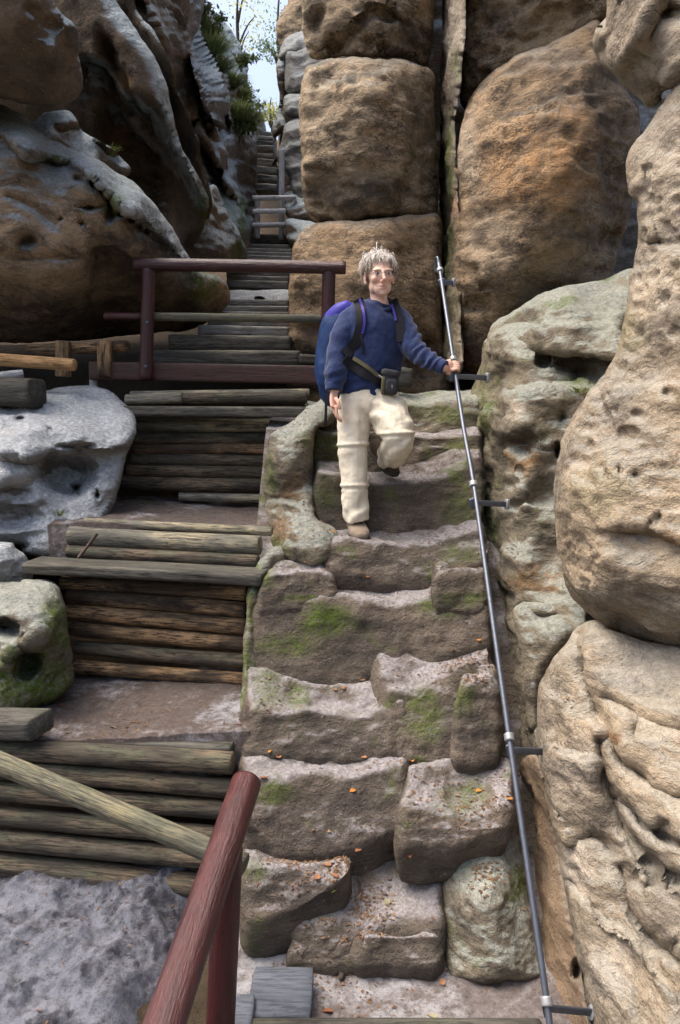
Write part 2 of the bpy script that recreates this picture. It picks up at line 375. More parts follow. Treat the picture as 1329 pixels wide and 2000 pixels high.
M_MOSSY = rock_mat('sandstone_mossy', (0.27, 0.23, 0.165), (0.185, 0.16, 0.118), crust_amt=0.75, vein=0.5, lichen_sky=(0.36, 0.39, 0.35), lichen_sky_amt=0.7, lichen_sky_lo=0.34, moss_amt=0.65, sc=1.3, bump=1.25)

M_FAR = rock_mat('sandstone_far', (0.27, 0.265, 0.25), (0.20, 0.20, 0.19), crust_amt=0.6, vein=0.5, lichen_sky=(0.33, 0.36, 0.37), lichen_sky_amt=0.7, lichen_sky_lo=0.1, moss_amt=0.15, bump=1.2)
# ------------------------------------------------------------------ ground
def ground_mat(name, c1, c2, frost, dark, frost_lo=0.55, fr_amt=0.9):
    m = NT(name); P = m.n('ShaderNodeNewGeometry').outputs['Position']
    big = m.noise(P, 2.3, 6, 0.62, 0.5); mid = m.noise(P, 22, 8, 0.72); fine = m.noise(P, 120, 5, 0.75); clod = m.noise(P, 48, 6, 0.7)
    c = m.mix(m.ramp(mid, 0.30, 0.70), c1, c2)
    fr = m.math('ADD', m.math('ADD', m.math('MULTIPLY', big, 0.55), m.math('MULTIPLY', mid, 0.25)), m.math('MULTIPLY', fine, 0.20))
    c = m.mix(m.math('MULTIPLY', m.ramp(fr, frost_lo-0.06, frost_lo+0.06), fr_amt), c, frost)
    c = m.mix(m.math('MULTIPLY', m.ramp(fine, 0.54, 0.66), 0.8), c, dark)
    c = m.mix(m.math('MULTIPLY', m.ramp(clod, 0.56, 0.70), 0.5), c, dark)
    c = m.mix(m.math('MULTIPLY', m.ramp(m.noise(P, 240, 3, 0.6), 0.62, 0.72), 0.45), c, tuple(min(1, v*1.2) for v in frost))
    m.base(c, 0.95, 0.1)
    b = m.bump(mid, 0.9, 0.03); b = m.bump(clod, 0.9, 0.016, b); b = m.bump(fine, 0.9, 0.008, b); m.l(b, m.b.inputs['Normal']); return m.m
M_GRAVEL = ground_mat('path_gravel', (0.105, 0.085, 0.075), (0.17, 0.14, 0.125), (0.44, 0.44, 0.47), (0.03, 0.022, 0.018), 0.57)
M_SAND = ground_mat('sandy_ground', (0.045, 0.045, 0.054), (0.115, 0.115, 0.135), (0.28, 0.29, 0.335), (0.016, 0.015, 0.018), 0.51, 0.85)
M_LITG = ground_mat('littered_sand', (0.15, 0.125, 0.115), (0.27, 0.24, 0.235), (0.50, 0.50, 0.52), (0.04, 0.03, 0.025), 0.52)
M_SOIL = ground_mat('forest_soil', (0.06, 0.045, 0.03), (0.10, 0.075, 0.05), (0.12, 0.10, 0.07), (0.02, 0.015, 0.01), 0.66)
PROF_Y = [-400, 3.0, 3.5, 4.3, 4.7, 5.85, 6.3, 8, 10.8, 15, 25, 34, 400]
PROF_Z = [-0.02, -0.02, 0.05, 0.55, 1.0, 1.42, 2.3, 2.75, 3.5, 5.0, 9.8, 13.5, 16]
def z_ground(x, y): return np.interp(y, PROF_Y, PROF_Z)
yy = np.concatenate([[-400, -100, -30, -10, 0, 1.5], np.arange(2.0, 40, 0.1), [45, 60, 100, 200, 400]])
xx = np.concatenate([[-400, -120, -40, -15, -6], np.arange(-4, 4, 0.1), [4, 6, 15, 40, 120, 400]])
gx, gy = np.meshgrid(xx, yy); V = np.stack([gx.ravel(), gy.ravel(), z_ground(gx, gy).ravel()], 1); V[:, 2] += 0.03*fbm(V*2.5, 4)
I = np.arange(V.shape[0]).reshape(len(yy), len(xx)); Fg = np.stack([I[:-1, :-1], I[:-1, 1:], I[1:, 1:], I[1:, :-1]], -1).reshape(-1, 4)
o = solid('ground', V, Fg, M_SOIL, None, True, np.zeros((len(V), 4))); tag(o, kind='structure')
# the sandy hollow at the foot, the litter strip below the stone steps and the two path terraces
def z_sand(x, y):
    P = np.stack([x.ravel(), y.ravel(), 0*x.ravel()], 1)
    z = 0.04+0.10*fbm(P*1.6+4, 3)+0.11*fbm(P*3.4, 5, 0.6)+0.03*fbm(P*10, 4, 0.6)+0.025*fbm(P*6+3, 3, ridge=True)+0.05*sstep(3.1, 3.35, P[:, 1])
    hollow = np.exp(-(((P[:, 0]+0.52)/0.20)**2+((P[:, 1]-2.72)/0.30)**2)); z -= 0.40*hollow
    z -= 0.25*sstep(-0.62, -0.30, P[:, 0])
    return z.reshape(x.shape)
sheet('sandy_ground', -3.2, -0.25, 1.6, 3.42, z_sand, 0.012, M_SAND, 0.02, 14)
sheet('litter_ground', -0.42, 0.98, 1.9, 3.45, lambda x, y: 0.02+0.10*np.clip(y-2.9, 0, 1)+0.05*sstep(0.2, -0.3, x)*sstep(2.7, 3.1, y), 0.014, M_LITG, 0.022, 9)
sheet('path_terrace', -1.75, -0.50, 4.54, 6.0, lambda x, y: 1.60+0.0*x+0.03*np.sin(x*3), 0.02, M_GRAVEL, 0.02, 9)
sheet('path_terrace', -1.9, -0.43, 3.47, 4.40, lambda x, y: 0.765+0.02*np.sin(x*4+y), 0.014, M_GRAVEL, 0.016, 12)

# ------------------------------------------------------------------ left wall of the gorge
DIP = (0.62, 0.15, 0.77)
G_L = 'rocks of the left gorge wall'
rock('overhang_boulder', 'dark rounded boulder overhanging the top left corner', [(-500,-260),(30,-230),(80,-100),(112,10),(148,50),(156,88),(150,104),(160,140),(156,175),(132,196),(96,205),(40,200),(0,190),(-200,185),(-500,180)],
     [(-400,-200,5.2),(0,0,4.9),(100,60,5.0),(60,180,5.5),(0,185,5.5),(145,110,5.3),(-400,150,5.2)], M_GREY, 2.2, 0.30, noise=(0.07,1.4), rough=(0.03,5), ridge=0.012, cells=0.012, group=G_L, seed=1,
     grooves=[([(100,95),(112,130),(104,170),(112,195)],14,-0.10),([(60,20),(90,40),(115,48)],10,0.06)], pits=[(88,60,40,20,0.05)], stains=[(0,150,80,22,30,0.8),(0,40,150,110,50,0.5)])
rock('slanting_slab', 'long slanting slab with pale rounded crest, behind the corner boulder', [(-120,-260),(130,-240),(185,-120),(230,0),(268,60),(300,112),(326,168),(338,225),(358,285),(386,340),(406,385),(402,425),(385,470),(350,500),(300,480),(230,400),(150,300),(60,240),(-120,200)],
     [(0,-300,7.6),(180,0,7.0),(250,70,6.9),(310,170,7.0),(360,330,7.3),(395,400,7.6),(200,200,7.2),(150,120,7.3),(280,360,7.9),(330,460,8.2),(240,290,7.5),(60,200,7.6)], M_GREY, 2.0, 0.30, group=G_L, seed=2, noise=(0.05,1.2), rough=(0.025,5), ridge=0.012, strata=(0.03,3.0,DIP),
     ledges=[([(205,60),(232,118),(262,170),(300,200),(330,258)],0.55,26),([(150,108),(196,122),(226,158),(244,190),(268,182),(288,214),(318,268),(350,320)],0.65,16),([(196,208),(232,206),(266,244),(300,276),(336,318),(372,360),(395,400)],0.55,20),([(235,322),(268,330),(330,325)],0.45,12)],
     pits=[(278,322,10,8,0.10),(250,290,12,8,0.05)], stains=[(3,[(185,-50),(240,40),(290,110),(318,170),(335,240),(360,310),(398,392)],17,1.0),(3,[(160,112),(200,128),(232,170),(250,192),(272,190),(300,235),(330,290)],9,0.9),(3,[(215,208),(245,222),(290,268),(340,318),(380,370)],10,0.9),(0,170,170,60,40,0.8),(0,300,300,60,60,0.5),(1,240,160,26,22,0.5),(1,262,270,40,40,0.35),(2,395,400,14,50,0.7)])  # pale bands paint sky light along the crest and shelves
rock('thin_slab', 'thin dark slab edge standing behind the pale slanting crest', [(180,-200),(250,-180),(262,0),(300,62),(332,124),(346,168),(370,218),(390,276),(390,312),(402,350),(412,392),(406,430),(392,410),(370,345),(346,270),(326,200),(300,136),(262,66),(225,0)],
     [(230,-100,7.9),(300,90,7.7),(345,190,7.9),(400,370,8.4),(330,220,8.3)], M_GREY, 1.2, 0.10, g=4, group=G_L, seed=3, noise=(0.03,2), rough=(0.02,6), ridge=0.01, stains=[(0,330,190,26,60,0.9),(0,375,280,22,60,0.8)])
rock('dark_block', 'dark angular block hanging above the slabs, near the plants', [(210,-160),(372,-140),(374,0),(370,48),(358,84),(356,120),(348,140),(334,128),(316,96),(288,50),(250,8)],
     [(290,-200,9.5),(300,20,9.3),(365,40,9.8),(345,120,9.9)], M_GREY, 2.0, 0.35, group=G_L, seed=4, noise=(0.15,1.4), strata=(0.07,2.5,DIP), stains=[(0,320,50,60,90,0.85)])
rock('leaning_wall', 'tall leaning cliff face overgrown with grass, left of the far stair', [(240,-160),(330,-180),(372,-120),(392,-20),(400,20),(388,60),(380,82),(402,120),(425,150),(432,180),(448,200),(470,214),(482,250),(500,280),(503,330),(502,400),(497,452),(478,496),(440,505),(414,450),(396,380),(370,300),(335,200),(300,60)],
     [(300,-300,11.0),(360,60,10.5),(400,150,11.5),(440,240,12.5),(480,320,14.0),(498,400,14.5),(420,330,11.2),(460,440,12.0),(450,490,11.5),(380,230,10.6)], M_GREY, 3.0, 0.6, group=G_L, seed=5, noise=(0.14,0.9), rough=(0.05,3), ridge=0.03, strata=(0.08,0.9,(0.75,0.2,0.5)),
     ledges=[([(352,110),(376,160),(402,220),(420,270)],0.7,14),([(350,215),(372,228),(392,270),(430,330)],0.9,14),([(392,286),(420,318),(445,360),(455,400)],0.9,12)],
     grooves=[([(420,186),(432,215),(444,248)],7,0.9)], stains=[(2,470,420,14,60,0.9),(2,440,430,30,40,0.5),(0,425,400,24,70,0.8),(0,436,230,16,36,0.8),(2,400,120,30,40,0.4)])
rock('far_wall', 'hazy far cliff rising behind the grassy wall beside the gap', [(350,-160),(372,-150),(400,-60),(402,10),(432,30),(452,60),(470,95),(482,130),(484,200),(498,215),(510,212),(516,235),(522,262),(515,300),(495,330),(420,250),(370,100)],
     [(380,-200,19.0),(430,80,18.5),(475,150,20.0),(480,250,20.0),(512,240,25.0)], M_GREY, 4.0, 0.5, g=4, group=G_L, seed=6, noise=(0.3,0.7), rough=(0.08,2.5), strata=(0.06,0.8,(0.75,0.2,0.5)), stains=[(2,505,270,10,40,0.8),(2,430,100,40,40,0.4)])
rock('foot_rock', 'dark lichened rock at the foot of the leaning wall, above the railing', [(350,470),(396,392),(412,362),(428,372),(446,424),(470,462),(482,500),(465,520),(400,525),(350,520)],
     [(400,400,8.8),(440,440,9.2),(420,500,8.9),(475,505,9.8),(370,500,8.7)], M_GREY, 1.5, 0.3, g=4, group=G_L, seed=7, noise=(0.1,1.8), strata=(0.06,2.5,DIP), stains=[(2,462,490,22,26,0.9),(0,400,470,30,50,0.6)])
rock('shelf_rock', 'low pale shelf of rock between the corner boulder and the big boulder', [(-300,120),(0,205),(60,238),(92,226),(132,218),(152,236),(162,258),(206,280),(238,310),(256,335),(220,352),(120,330),(0,300),(-300,240)],
     [(-200,160,6.6),(0,215,6.5),(110,240,6.4),(180,280,6.5),(250,330,6.9),(100,300,6.3)], M_GREY, 1.0, 0.14, g=4, group=G_L, seed=8, noise=(0.03,2.5), ridge=0.01, ledges=[([(120,248),(150,252),(190,276),(230,312)],0.25,10)], stains=[(2,96,228,12,6,0.9),(2,158,248,10,6,0.9)])
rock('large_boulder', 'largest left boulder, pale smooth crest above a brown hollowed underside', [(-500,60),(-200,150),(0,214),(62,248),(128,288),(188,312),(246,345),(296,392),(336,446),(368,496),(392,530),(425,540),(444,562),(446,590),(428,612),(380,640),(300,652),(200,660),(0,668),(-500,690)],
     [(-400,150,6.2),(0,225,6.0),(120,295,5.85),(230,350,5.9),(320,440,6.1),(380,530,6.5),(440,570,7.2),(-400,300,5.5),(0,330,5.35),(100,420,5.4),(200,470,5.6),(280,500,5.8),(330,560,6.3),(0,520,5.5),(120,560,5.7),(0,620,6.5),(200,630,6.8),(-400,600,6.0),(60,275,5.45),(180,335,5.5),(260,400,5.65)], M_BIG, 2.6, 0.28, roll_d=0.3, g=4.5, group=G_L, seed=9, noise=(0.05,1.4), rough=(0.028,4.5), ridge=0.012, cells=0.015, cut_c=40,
     ledges=[([(-200,235),(0,272),(58,306),(128,324),(178,348),(216,392),(280,432),(330,482),(372,545)],0.30,22),([(184,480),(240,500),(300,530)],0.25,20)],
     pits=[(182,360,10,12,0.15),(198,376,9,11,0.16),(216,396,13,16,0.16),(238,416,9,10,0.13),(256,428,8,8,0.14),(270,444,7,8,0.12),(160,438,11,11,0.07),(120,428,7,7,0.05),(52,470,26,22,0.12),(175,405,26,12,0.12),(215,424,16,18,0.14),(286,452,6,7,0.12),(150,352,14,8,0.10)],
     grooves=[([(20,390),(70,410),(110,440)],10,0.05),([(0,500),(60,505),(140,500)],12,0.06)],
     stains=[(3,[(-200,175),(0,228),(70,262),(130,298),(200,330),(250,366),(300,415),(340,470),(380,530)],36,1.0),(3,[(0,280),(60,308),(130,322)],10,0.8),(0,260,500,90,70,0.85),(0,200,620,320,50,0.8),(2,398,560,40,50,0.75),(2,215,395,30,30,0.7),(2,100,316,40,12,0.6),(0,52,472,30,24,0.7),(0,60,300,50,14,0.5),(0,330,560,70,60,0.6)])  # pale bands on the crest are painted sky light
M_CREST = M_GREY
rock('ledge_boulder', 'pale bluish boulder full of hollows, left of the upper log wall', [(-500,790),(0,772),(50,768),(110,757),(160,752),(200,758),(238,782),(262,812),(264,842),(250,888),(238,930),(216,990),(192,1030),(150,1068),(116,1090),(80,1090),(40,1080),(0,1062),(-500,1050)],
     [(-400,820,5.0),(0,785,5.5),(150,765,5.7),(230,800,5.4),(255,840,5.1),(60,860,4.75),(150,860,4.85),(220,880,4.95),(0,880,4.6),(120,900,4.8),(40,1000,4.5),(140,1020,4.55),(200,980,4.75),(60,1070,4.5),(-400,1000,4.4)], M_BOULD, 1.6, 0.16, g=4, group='boulders beside the log steps', seed=10, noise=(0.04,2.5), rough=(0.03,6), cut_c=40,
     ledges=[([(-100,870),(0,884),(56,898),(108,890),(150,876),(200,884),(246,876)],0.16,10)], pits=[(128,930,66,46,0.26),(150,957,13,14,0.22),(190,966,8,10,0.16),(42,818,14,8,0.10),(98,844,14,6,0.07),(78,798,12,5,0.06),(30,960,40,30,0.10),(20,1010,60,30,0.10),(150,872,40,8,0.14),(20,840,26,10,0.06)],
     stains=[(1,15,850,40,18,0.6),(1,120,985,40,14,0.4),(0,130,928,60,36,0.6),(2,130,1040,36,30,0.6),(0,20,1020,60,30,0.6),(0,20,960,50,20,0.5)])
rock('round_rock', 'small rounded grey rock on the left edge, between two larger boulders', [(-300,1060),(0,1058),(32,1072),(56,1100),(62,1124),(50,1146),(20,1156),(-300,1160)], [(0,1080,4.2),(50,1120,4.3),(0,1140,4.15),(-200,1100,4.2)], M_BOULD, 0.5, 0.12, g=3.5, group='boulders beside the log steps', seed=11, noise=(0.02,4))
rock('mossy_boulder', 'green mossy boulder with two dark holes, left edge beside the lower gravel', [(-400,1130),(0,1138),(40,1130),(86,1130),(110,1148),(122,1180),(132,1230),(146,1280),(150,1318),(138,1346),(96,1368),(40,1392),(0,1408),(-400,1420)],
     [(0,1140,4.05),(90,1140,4.1),(115,1180,3.95),(60,1190,3.78),(60,1280,3.72),(140,1310,3.9),(0,1390,3.62),(60,1370,3.68),(-300,1250,3.7)], M_MOSSY, 0.9, 0.11, g=3.5, group='boulders beside the log steps', seed=12, noise=(0.05,3.5), rough=(0.035,8), wob=10,
     pits=[(50,1292,30,36,0.22),(10,1226,34,20,0.22)], grooves=[([(70,1240),(40,1268),(20,1275)],9,-0.05)], stains=[(2,70,1330,90,70,1.0),(2,110,1230,36,70,0.8),(2,15,1340,40,50,1.0)])

# ------------------------------------------------------------------ middle pillar and right wall
G_P = 'stacked sandstone blocks of the pillar'
BED = (0.05, 0.0, 1.0)
rock('pillar_block', 'uppermost block of the brown rock pillar, touching the top edge', [(585,-700),(850,-700),(848,-100),(846,20),(842,80),(835,128),(800,118),(740,114),(680,112),(630,116),(604,112),(592,70),(586,0),(584,-100)],
     [(600,-300,7.0),(840,-300,7.2),(605,60,7.0),(700,20,6.7),(780,60,6.75),(840,60,7.2),(700,105,6.75)], M_TAN, 2.5, 0.12, group=G_P, seed=13, noise=(0.08,1.8), rough=(0.05,5), strata=(0.03,3,BED), cells=0.05, cell_f=5,
     pits=[(655,90,22,18,0.10),(720,85,16,22,0.10),(745,88,14,18,0.08),(620,50,14,26,0.08),(760,30,22,22,0.08)], ledges=[([(640,75),(680,70),(712,30),(740,15),(800,40)],0.14,14)], stains=[(0,790,70,60,70,0.7),(0,715,40,40,20,0.5)])
rock('pillar_block', 'middle block of the brown rock pillar, with dark net-like weathering', [(603,128),(640,116),(700,112),(760,118),(812,124),(846,140),(849,200),(854,300),(856,380),(852,418),(820,424),(760,422),(700,428),(640,436),(610,432),(596,400),(590,330),(583,260),(585,190),(592,150)],
     [(600,150,6.85),(840,150,6.9),(720,130,6.6),(720,200,6.5),(590,280,6.8),(720,300,6.55),(845,280,6.9),(720,400,6.7),(620,410,6.9),(840,410,6.95)], M_TAN, 2.5, 0.10, group=G_P, seed=14, noise=(0.05,1.8), rough=(0.045,6), cells=0.03, cell_f=8, strata=(0.02,4,BED),
     ledges=[([(590,182),(630,165),(690,150),(760,140),(850,150)],-0.07,10)], grooves=[([(800,180),(812,260),(800,330),(780,400)],16,0.05)], stains=[(0,700,380,130,44,0.75),(0,820,240,40,120,0.5),(3,640,150,60,20,0.6),(3,620,230,40,60,0.3)])
rock('pillar_block', 'lowest block of the brown rock pillar, behind the person', [(600,442),(640,434),(700,432),(760,424),(820,420),(858,426),(862,520),(864,620),(866,700),(860,780),(600,780),(562,760),(562,660),(565,580),(570,510),(578,470)],
     [(610,450,6.75),(850,440,6.8),(720,470,6.45),(575,600,6.75),(700,600,6.45),(850,600,6.7),(700,720,6.7),(600,720,6.9),(850,740,6.9)], M_BROWN, 2.6, 0.10, group=G_P, seed=15, noise=(0.04,1.8), rough=(0.022,6), strata=(0.025,5,BED), pits=[(832,700,34,60,0.20)], stains=[(0,700,690,150,46,0.85),(0,620,640,50,40,0.5),(3,592,462,26,18,0.5)])
rock('narrow_slab', 'narrow upright rock face streaked with green, right of the dark cleft', [(864,-600),(930,-600),(908,20),(905,100),(892,180),(886,260),(892,350),(894,480),(898,600),(905,720),(864,740),(862,600),(860,400),(859,200),(862,0)],
     [(866,0,7.6),(905,0,6.5),(862,300,7.5),(888,300,6.4),(864,600,7.3),(896,600,6.3)], M_PALE, 1.0, 0.06, g=3.5, group='blocks of the right gorge wall', seed=16, noise=(0.05,1.5), rough=(0.02,6), stains=[(2,882,320,12,110,0.9),(2,876,480,12,90,0.8),(3,890,60,20,120,0.9),(2,895,130,10,40,0.6),(2,884,610,14,90,0.4)])
rock('wall_block', 'tan block at the top edge, above the great rounded block', [(892,-600),(1260,-600),(1270,130),(1180,130),(1100,130),(1010,150),(950,180),(915,220),(896,190),(902,100),(906,0)],
     [(910,0,6.7),(1100,0,6.3),(1220,0,6.0),(1000,110,6.6),(920,200,6.9),(1200,110,6.3)], M_TAN, 2.0, 0.2, group='blocks of the right gorge wall', seed=17, noise=(0.06,2), rough=(0.05,6), cells=0.05, cell_f=6, stains=[(0,985,40,50,34,0.7),(2,908,100,14,50,0.6)])
rock('great_block', 'great rounded orange-brown block of the right wall, behind the handrail', [(906,236),(926,178),(962,140),(1010,112),(1070,88),(1130,58),(1170,38),(1192,100),(1220,170),(1248,206),(1250,260),(1244,330),(1234,400),(1222,450),(1205,500),(1190,560),(1190,640),(1060,720),(940,730),(902,700),(894,600),(889,480),(887,380),(892,300)],
     [(910,240,6.3),(1000,130,6.2),(1170,60,5.9),(900,420,6.2),(1000,320,5.85),(1120,300,5.6),(1230,280,5.9),(1100,460,5.75),(1220,440,6.2),(1000,560,5.9),(910,640,6.3),(1100,560,6.1),(1000,690,6.4)], M_BROWN, 2.6, 0.15, group='blocks of the right gorge wall', seed=18, noise=(0.06,1.7), rough=(0.04,5), cells=0.02, strata=(0.02,4,(0.15,0,1)),
     ledges=[([(930,190),(985,150),(1040,128),(1100,130),(1160,110)],-0.10,16)], pits=[(1195,470,34,34,0.2),(930,600,30,20,0.12),(950,560,14,8,0.08)],
     stains=[(1,1060,330,120,100,0.5),(1,1120,270,80,60,0.4),(0,1130,170,110,60,0.65),(0,1075,250,50,30,0.6),(0,1200,330,50,140,0.6),(0,1100,450,150,40,0.5),(0,1010,560,110,50,0.4),(3,915,300,26,90,0.7),(3,1060,110,100,22,0.6),(3,960,470,60,80,0.4),(0,950,680,70,40,0.8)])
G_R = 'near rocks along the right edge'
rock('upper_overhang', 'pale overhang jutting in at the top right corner', [(1190,-700),(1700,-700),(1700,120),(1329,170),(1290,200),(1262,212),(1238,184),(1208,150),(1178,124),(1160,98),(1160,70),(1172,36),(1184,0)],
     [(1190,-200,3.9),(1500,-200,3.0),(1190,40,3.8),(1240,80,3.6),(1270,60,3.5),(1329,0,3.4),(1329,130,3.35),(1180,110,4.0),(1260,200,3.8),(1500,50,2.9)], M_PALE, 1.4, 0.14, group=G_R, seed=19, noise=(0.05,2.2), rough=(0.02,7),
     grooves=[([(1280,0),(1250,60),(1215,110),(1200,140)],16,-0.12),([(1215,0),(1200,60),(1178,104)],12,0.08)], pits=[(1320,30,40,30,0.06),(1174,102,12,14,0.08)], stains=[(3,1300,100,60,60,0.5),(0,1320,30,40,30,0.3)])
rock('bulging_boulder', 'great pale bulging boulder on the right edge, pitted with small holes', [(1700,60),(1400,110),(1329,152),(1296,196),(1256,250),(1232,290),(1222,330),(1228,370),(1244,398),(1250,440),(1244,490),(1232,540),(1222,610),(1204,680),(1172,740),(1136,790),(1108,838),(1092,890),(1084,950),(1082,1010),(1090,1080),(1106,1140),(1132,1186),(1176,1222),(1240,1246),(1329,1262),(1500,1275),(1700,1280)],
     [(1600,150,2.7),(1329,200,3.25),(1250,330,3.45),(1300,400,3.25),(1255,450,3.4),(1600,500,2.5),(1240,600,3.4),(1300,620,3.1),(1150,800,3.35),(1230,850,3.0),(1300,900,2.85),(1095,960,3.3),(1160,980,3.0),(1260,1050,2.78),(1110,1120,3.3),(1180,1160,2.95),(1300,1160,2.7),(1300,1240,2.85),(1180,1215,3.2),(1600,900,2.3)], M_PALE, 1.5, 0.20, g=4.5, group=G_R, seed=20, noise=(0.035,2.5), rough=(0.018,8), cells=0.022, cell_f=11,
     pits=[(a,b,c*1.25,d*1.25,e*0.5) for a,b,c,d,e in [(1226,852,22,16,0.09),(1180,800,8,10,0.06),(1200,800,6,9,0.06),(1242,930,10,12,0.05),(1212,920,6,10,0.04),(1150,872,9,12,0.06),(1140,900,7,10,0.05),(1130,930,8,9,0.05),(1180,918,8,12,0.04),(1243,810,10,8,0.05),(1318,650,12,14,0.06),(1268,1020,5,6,0.03),(1310,770,16,14,0.08),(1290,1010,8,8,0.04),(1100,930,8,8,0.06),(1190,770,6,12,0.05)]]+[(1110+12*i+6*(j%2),1050+16*j+6*i,7,9,0.03) for i in range(5) for j in range(6)]+[(1240+14*i,520+26*j,6,16,0.03) for i in range(4) for j in range(2)],
     ledges=[([(1200,1030),(1260,1032),(1329,1055),(1400,1060)],0.07,14),([(1236,275),(1270,240),(1300,205)],0.0,10)], grooves=[([(1262,330),(1280,420),(1290,470)],8,0.05),([(1240,470),(1290,475),(1329,470)],6,0.05)],
     stains=[(2,1210,640,60,60,0.30),(2,1180,960,70,60,0.18),(3,1290,330,50,120,0.5),(3,1280,560,60,60,0.4),(1,1300,1050,60,14,0.4)])
rock('folded_rock', 'pale folded rock with diagonal ridges in the lower right corner', [(1128,1226),(1160,1214),(1210,1236),(1329,1262),(1700,1270),(1700,2400),(1240,2400),(1190,2150),(1150,1980),(1122,1830),(1096,1690),(1072,1570),(1052,1470),(1046,1400),(1056,1330),(1086,1280),(1110,1252)],
     [(1140,1235,3.1),(1300,1290,2.85),(1600,1400,2.2),(1070,1350,3.15),(1060,1450,3.05),(1140,1400,2.95),(1220,1420,2.75),(1300,1450,2.62),(1100,1650,2.9),(1180,1650,2.72),(1260,1650,2.5),(1329,1700,2.35),(1150,1850,2.6),(1220,1850,2.45),(1300,1880,2.3),(1180,2000,2.4),(1300,2050,2.15),(1600,1900,1.8)], M_PALE, 1.2, 0.12, g=4.5, group=G_R, seed=21, noise=(0.03,3), rough=(0.016,8), cells=0.02, cell_f=10, cut_c=40,
     ledges=[([(1060,1345),(1110,1370),(1150,1392),(1190,1440)],-0.05,8),([(1074,1450),(1120,1478),(1170,1490)],-0.06,8),([(1080,1560),(1130,1640),(1170,1650),(1210,1680)],-0.05,8),([(1100,1720),(1160,1780),(1210,1815),(1250,1870),(1329,1960)],-0.07,8),([(1110,1640),(1160,1618),(1215,1650)],0.05,8)],
     grooves=[([(1136,1240),(1150,1330),(1176,1400),(1210,1470),(1260,1520),(1329,1560)],12,0.08),([(1170,1450),(1190,1540),(1220,1620),(1262,1680),(1275,1720)],12,0.08),([(1210,1560),(1260,1610),(1329,1650)],9,0.06),([(1215,1700),(1240,1790),(1290,1850),(1329,1880)],11,0.07),([(1190,1360),(1250,1400),(1329,1430)],10,0.04),([(1260,1680),(1329,1720)],8,0.05)],
     pits=[(1280,1840,34,40,0.04),(1310,1720,20,18,0.025),(1245,1430,16,30,0.03),(1300,1620,24,30,0.04),(1130,1905,10,22,0.12),(1240,1720,14,18,0.04),(1320,1850,20,20,0.05)],
     stains=[(0,1175,1600,40,50,0.35),(0,1190,1500,40,40,0.3),(0,1300,1640,60,40,0.35),(0,1280,1800,40,40,0.3),(3,1130,1500,40,60,0.6),(3,1130,1700,40,70,0.8),(3,1190,1900,50,70,0.7),(3,1240,1310,70,40,0.5),(1,1200,1440,26,14,0.5),(1,1170,1640,30,14,0.4)])
rock('foot_wall', 'smooth brown rock foot beside the lower end of the handrail', [(1012,1500),(1040,1470),(1056,1490),(1074,1570),(1098,1690),(1124,1830),(1152,1980),(1200,2200),(1240,2400),(1090,2400),(1076,2150),(1060,1960),(1046,1800),(1030,1660),(1016,1570)],
     [(1018,1540,3.65),(1050,1520,3.15),(1035,1700,3.4),(1090,1700,2.95),(1060,1900,3.0),(1130,1900,2.6),(1080,2100,2.75),(1170,2100,2.35)], rock_mat('sandstone_foot', (0.28,0.195,0.125), (0.21,0.15,0.10), crust_amt=0.35, vein=0.35, lichen_sky=(0.30,0.30,0.27), lichen_sky_amt=0.3, lichen_sky_lo=0.3, moss_amt=0.25), 0.8, 0.07, g=4, group=G_R, seed=22, noise=(0.03,2), rough=(0.015,7), pits=[(1128,1895,12,24,0.12)], stains=[(2,1042,1640,10,60,0.6),(0,1075,1620,16,60,0.4)])
G_W = 'weathered blocks beside the handrail'
rock('ledge_wall', 'weathered stepped rock wall right of the handrail, greenish left face', [(938,705),(950,668),(985,640),(1040,625),(1120,640),(1230,640),(1300,700),(1240,800),(1160,900),(1150,1200),(1110,1290),(1064,1340),(1052,1400),(1048,1500),(1012,1520),(990,1440),(972,1330),(958,1220),(944,1090),(930,950),(916,840),(918,760)],
     [(930,740,5.7),(995,700,4.75),(1100,690,4.7),(1200,700,4.5),(918,840,5.5),(985,830,4.55),(1080,820,4.45),(940,980,5.0),(985,960,4.35),(1070,960,4.25),(950,1100,4.65),(1000,1100,4.1),(1080,1100,4.05),(964,1250,4.35),(1010,1250,3.95),(1070,1250,3.8),(995,1430,3.95),(1035,1430,3.55),(1200,800,4.3)], M_MOSSY, 1.6, 0.10, g=4, group=G_W, seed=23, noise=(0.05,2.2), rough=(0.03,7), cut_c=30, strata=(0.03,3.5,BED),
     ledges=[([(990,690),(1060,690),(1140,692),(1230,690)],-0.05,8),([(985,775),(1040,768),(1090,762),(1170,757),(1230,760)],-0.16,8),([(975,870),(1020,862),(1060,880),(1120,870)],0.05,8),([(985,985),(1040,990),(1110,985)],-0.08,8),([(990,1170),(1050,1165),(1130,1172)],-0.02,8)],
     pits=[(1018,868,34,30,0.14),(1012,918,12,10,0.05),(1096,815,14,18,0.12),(1090,880,12,18,0.12),(1118,720,30,22,0.14),(1060,700,14,20,0.12),(1000,988,26,12,0.06),(1140,735,30,18,0.12)],
     stains=[(3,1010,810,22,24,0.8),(1,1015,890,40,34,0.5),(3,1040,1090,60,40,0.4),(1,1050,1130,60,34,0.5),(2,1130,752,44,12,0.9),(2,960,1030,20,50,0.6),(2,950,800,26,80,0.5),(2,965,1180,20,70,0.6),(0,1090,700,60,26,0.6),(2,980,1300,20,60,0.6),(0,1010,870,20,24,0.4)])
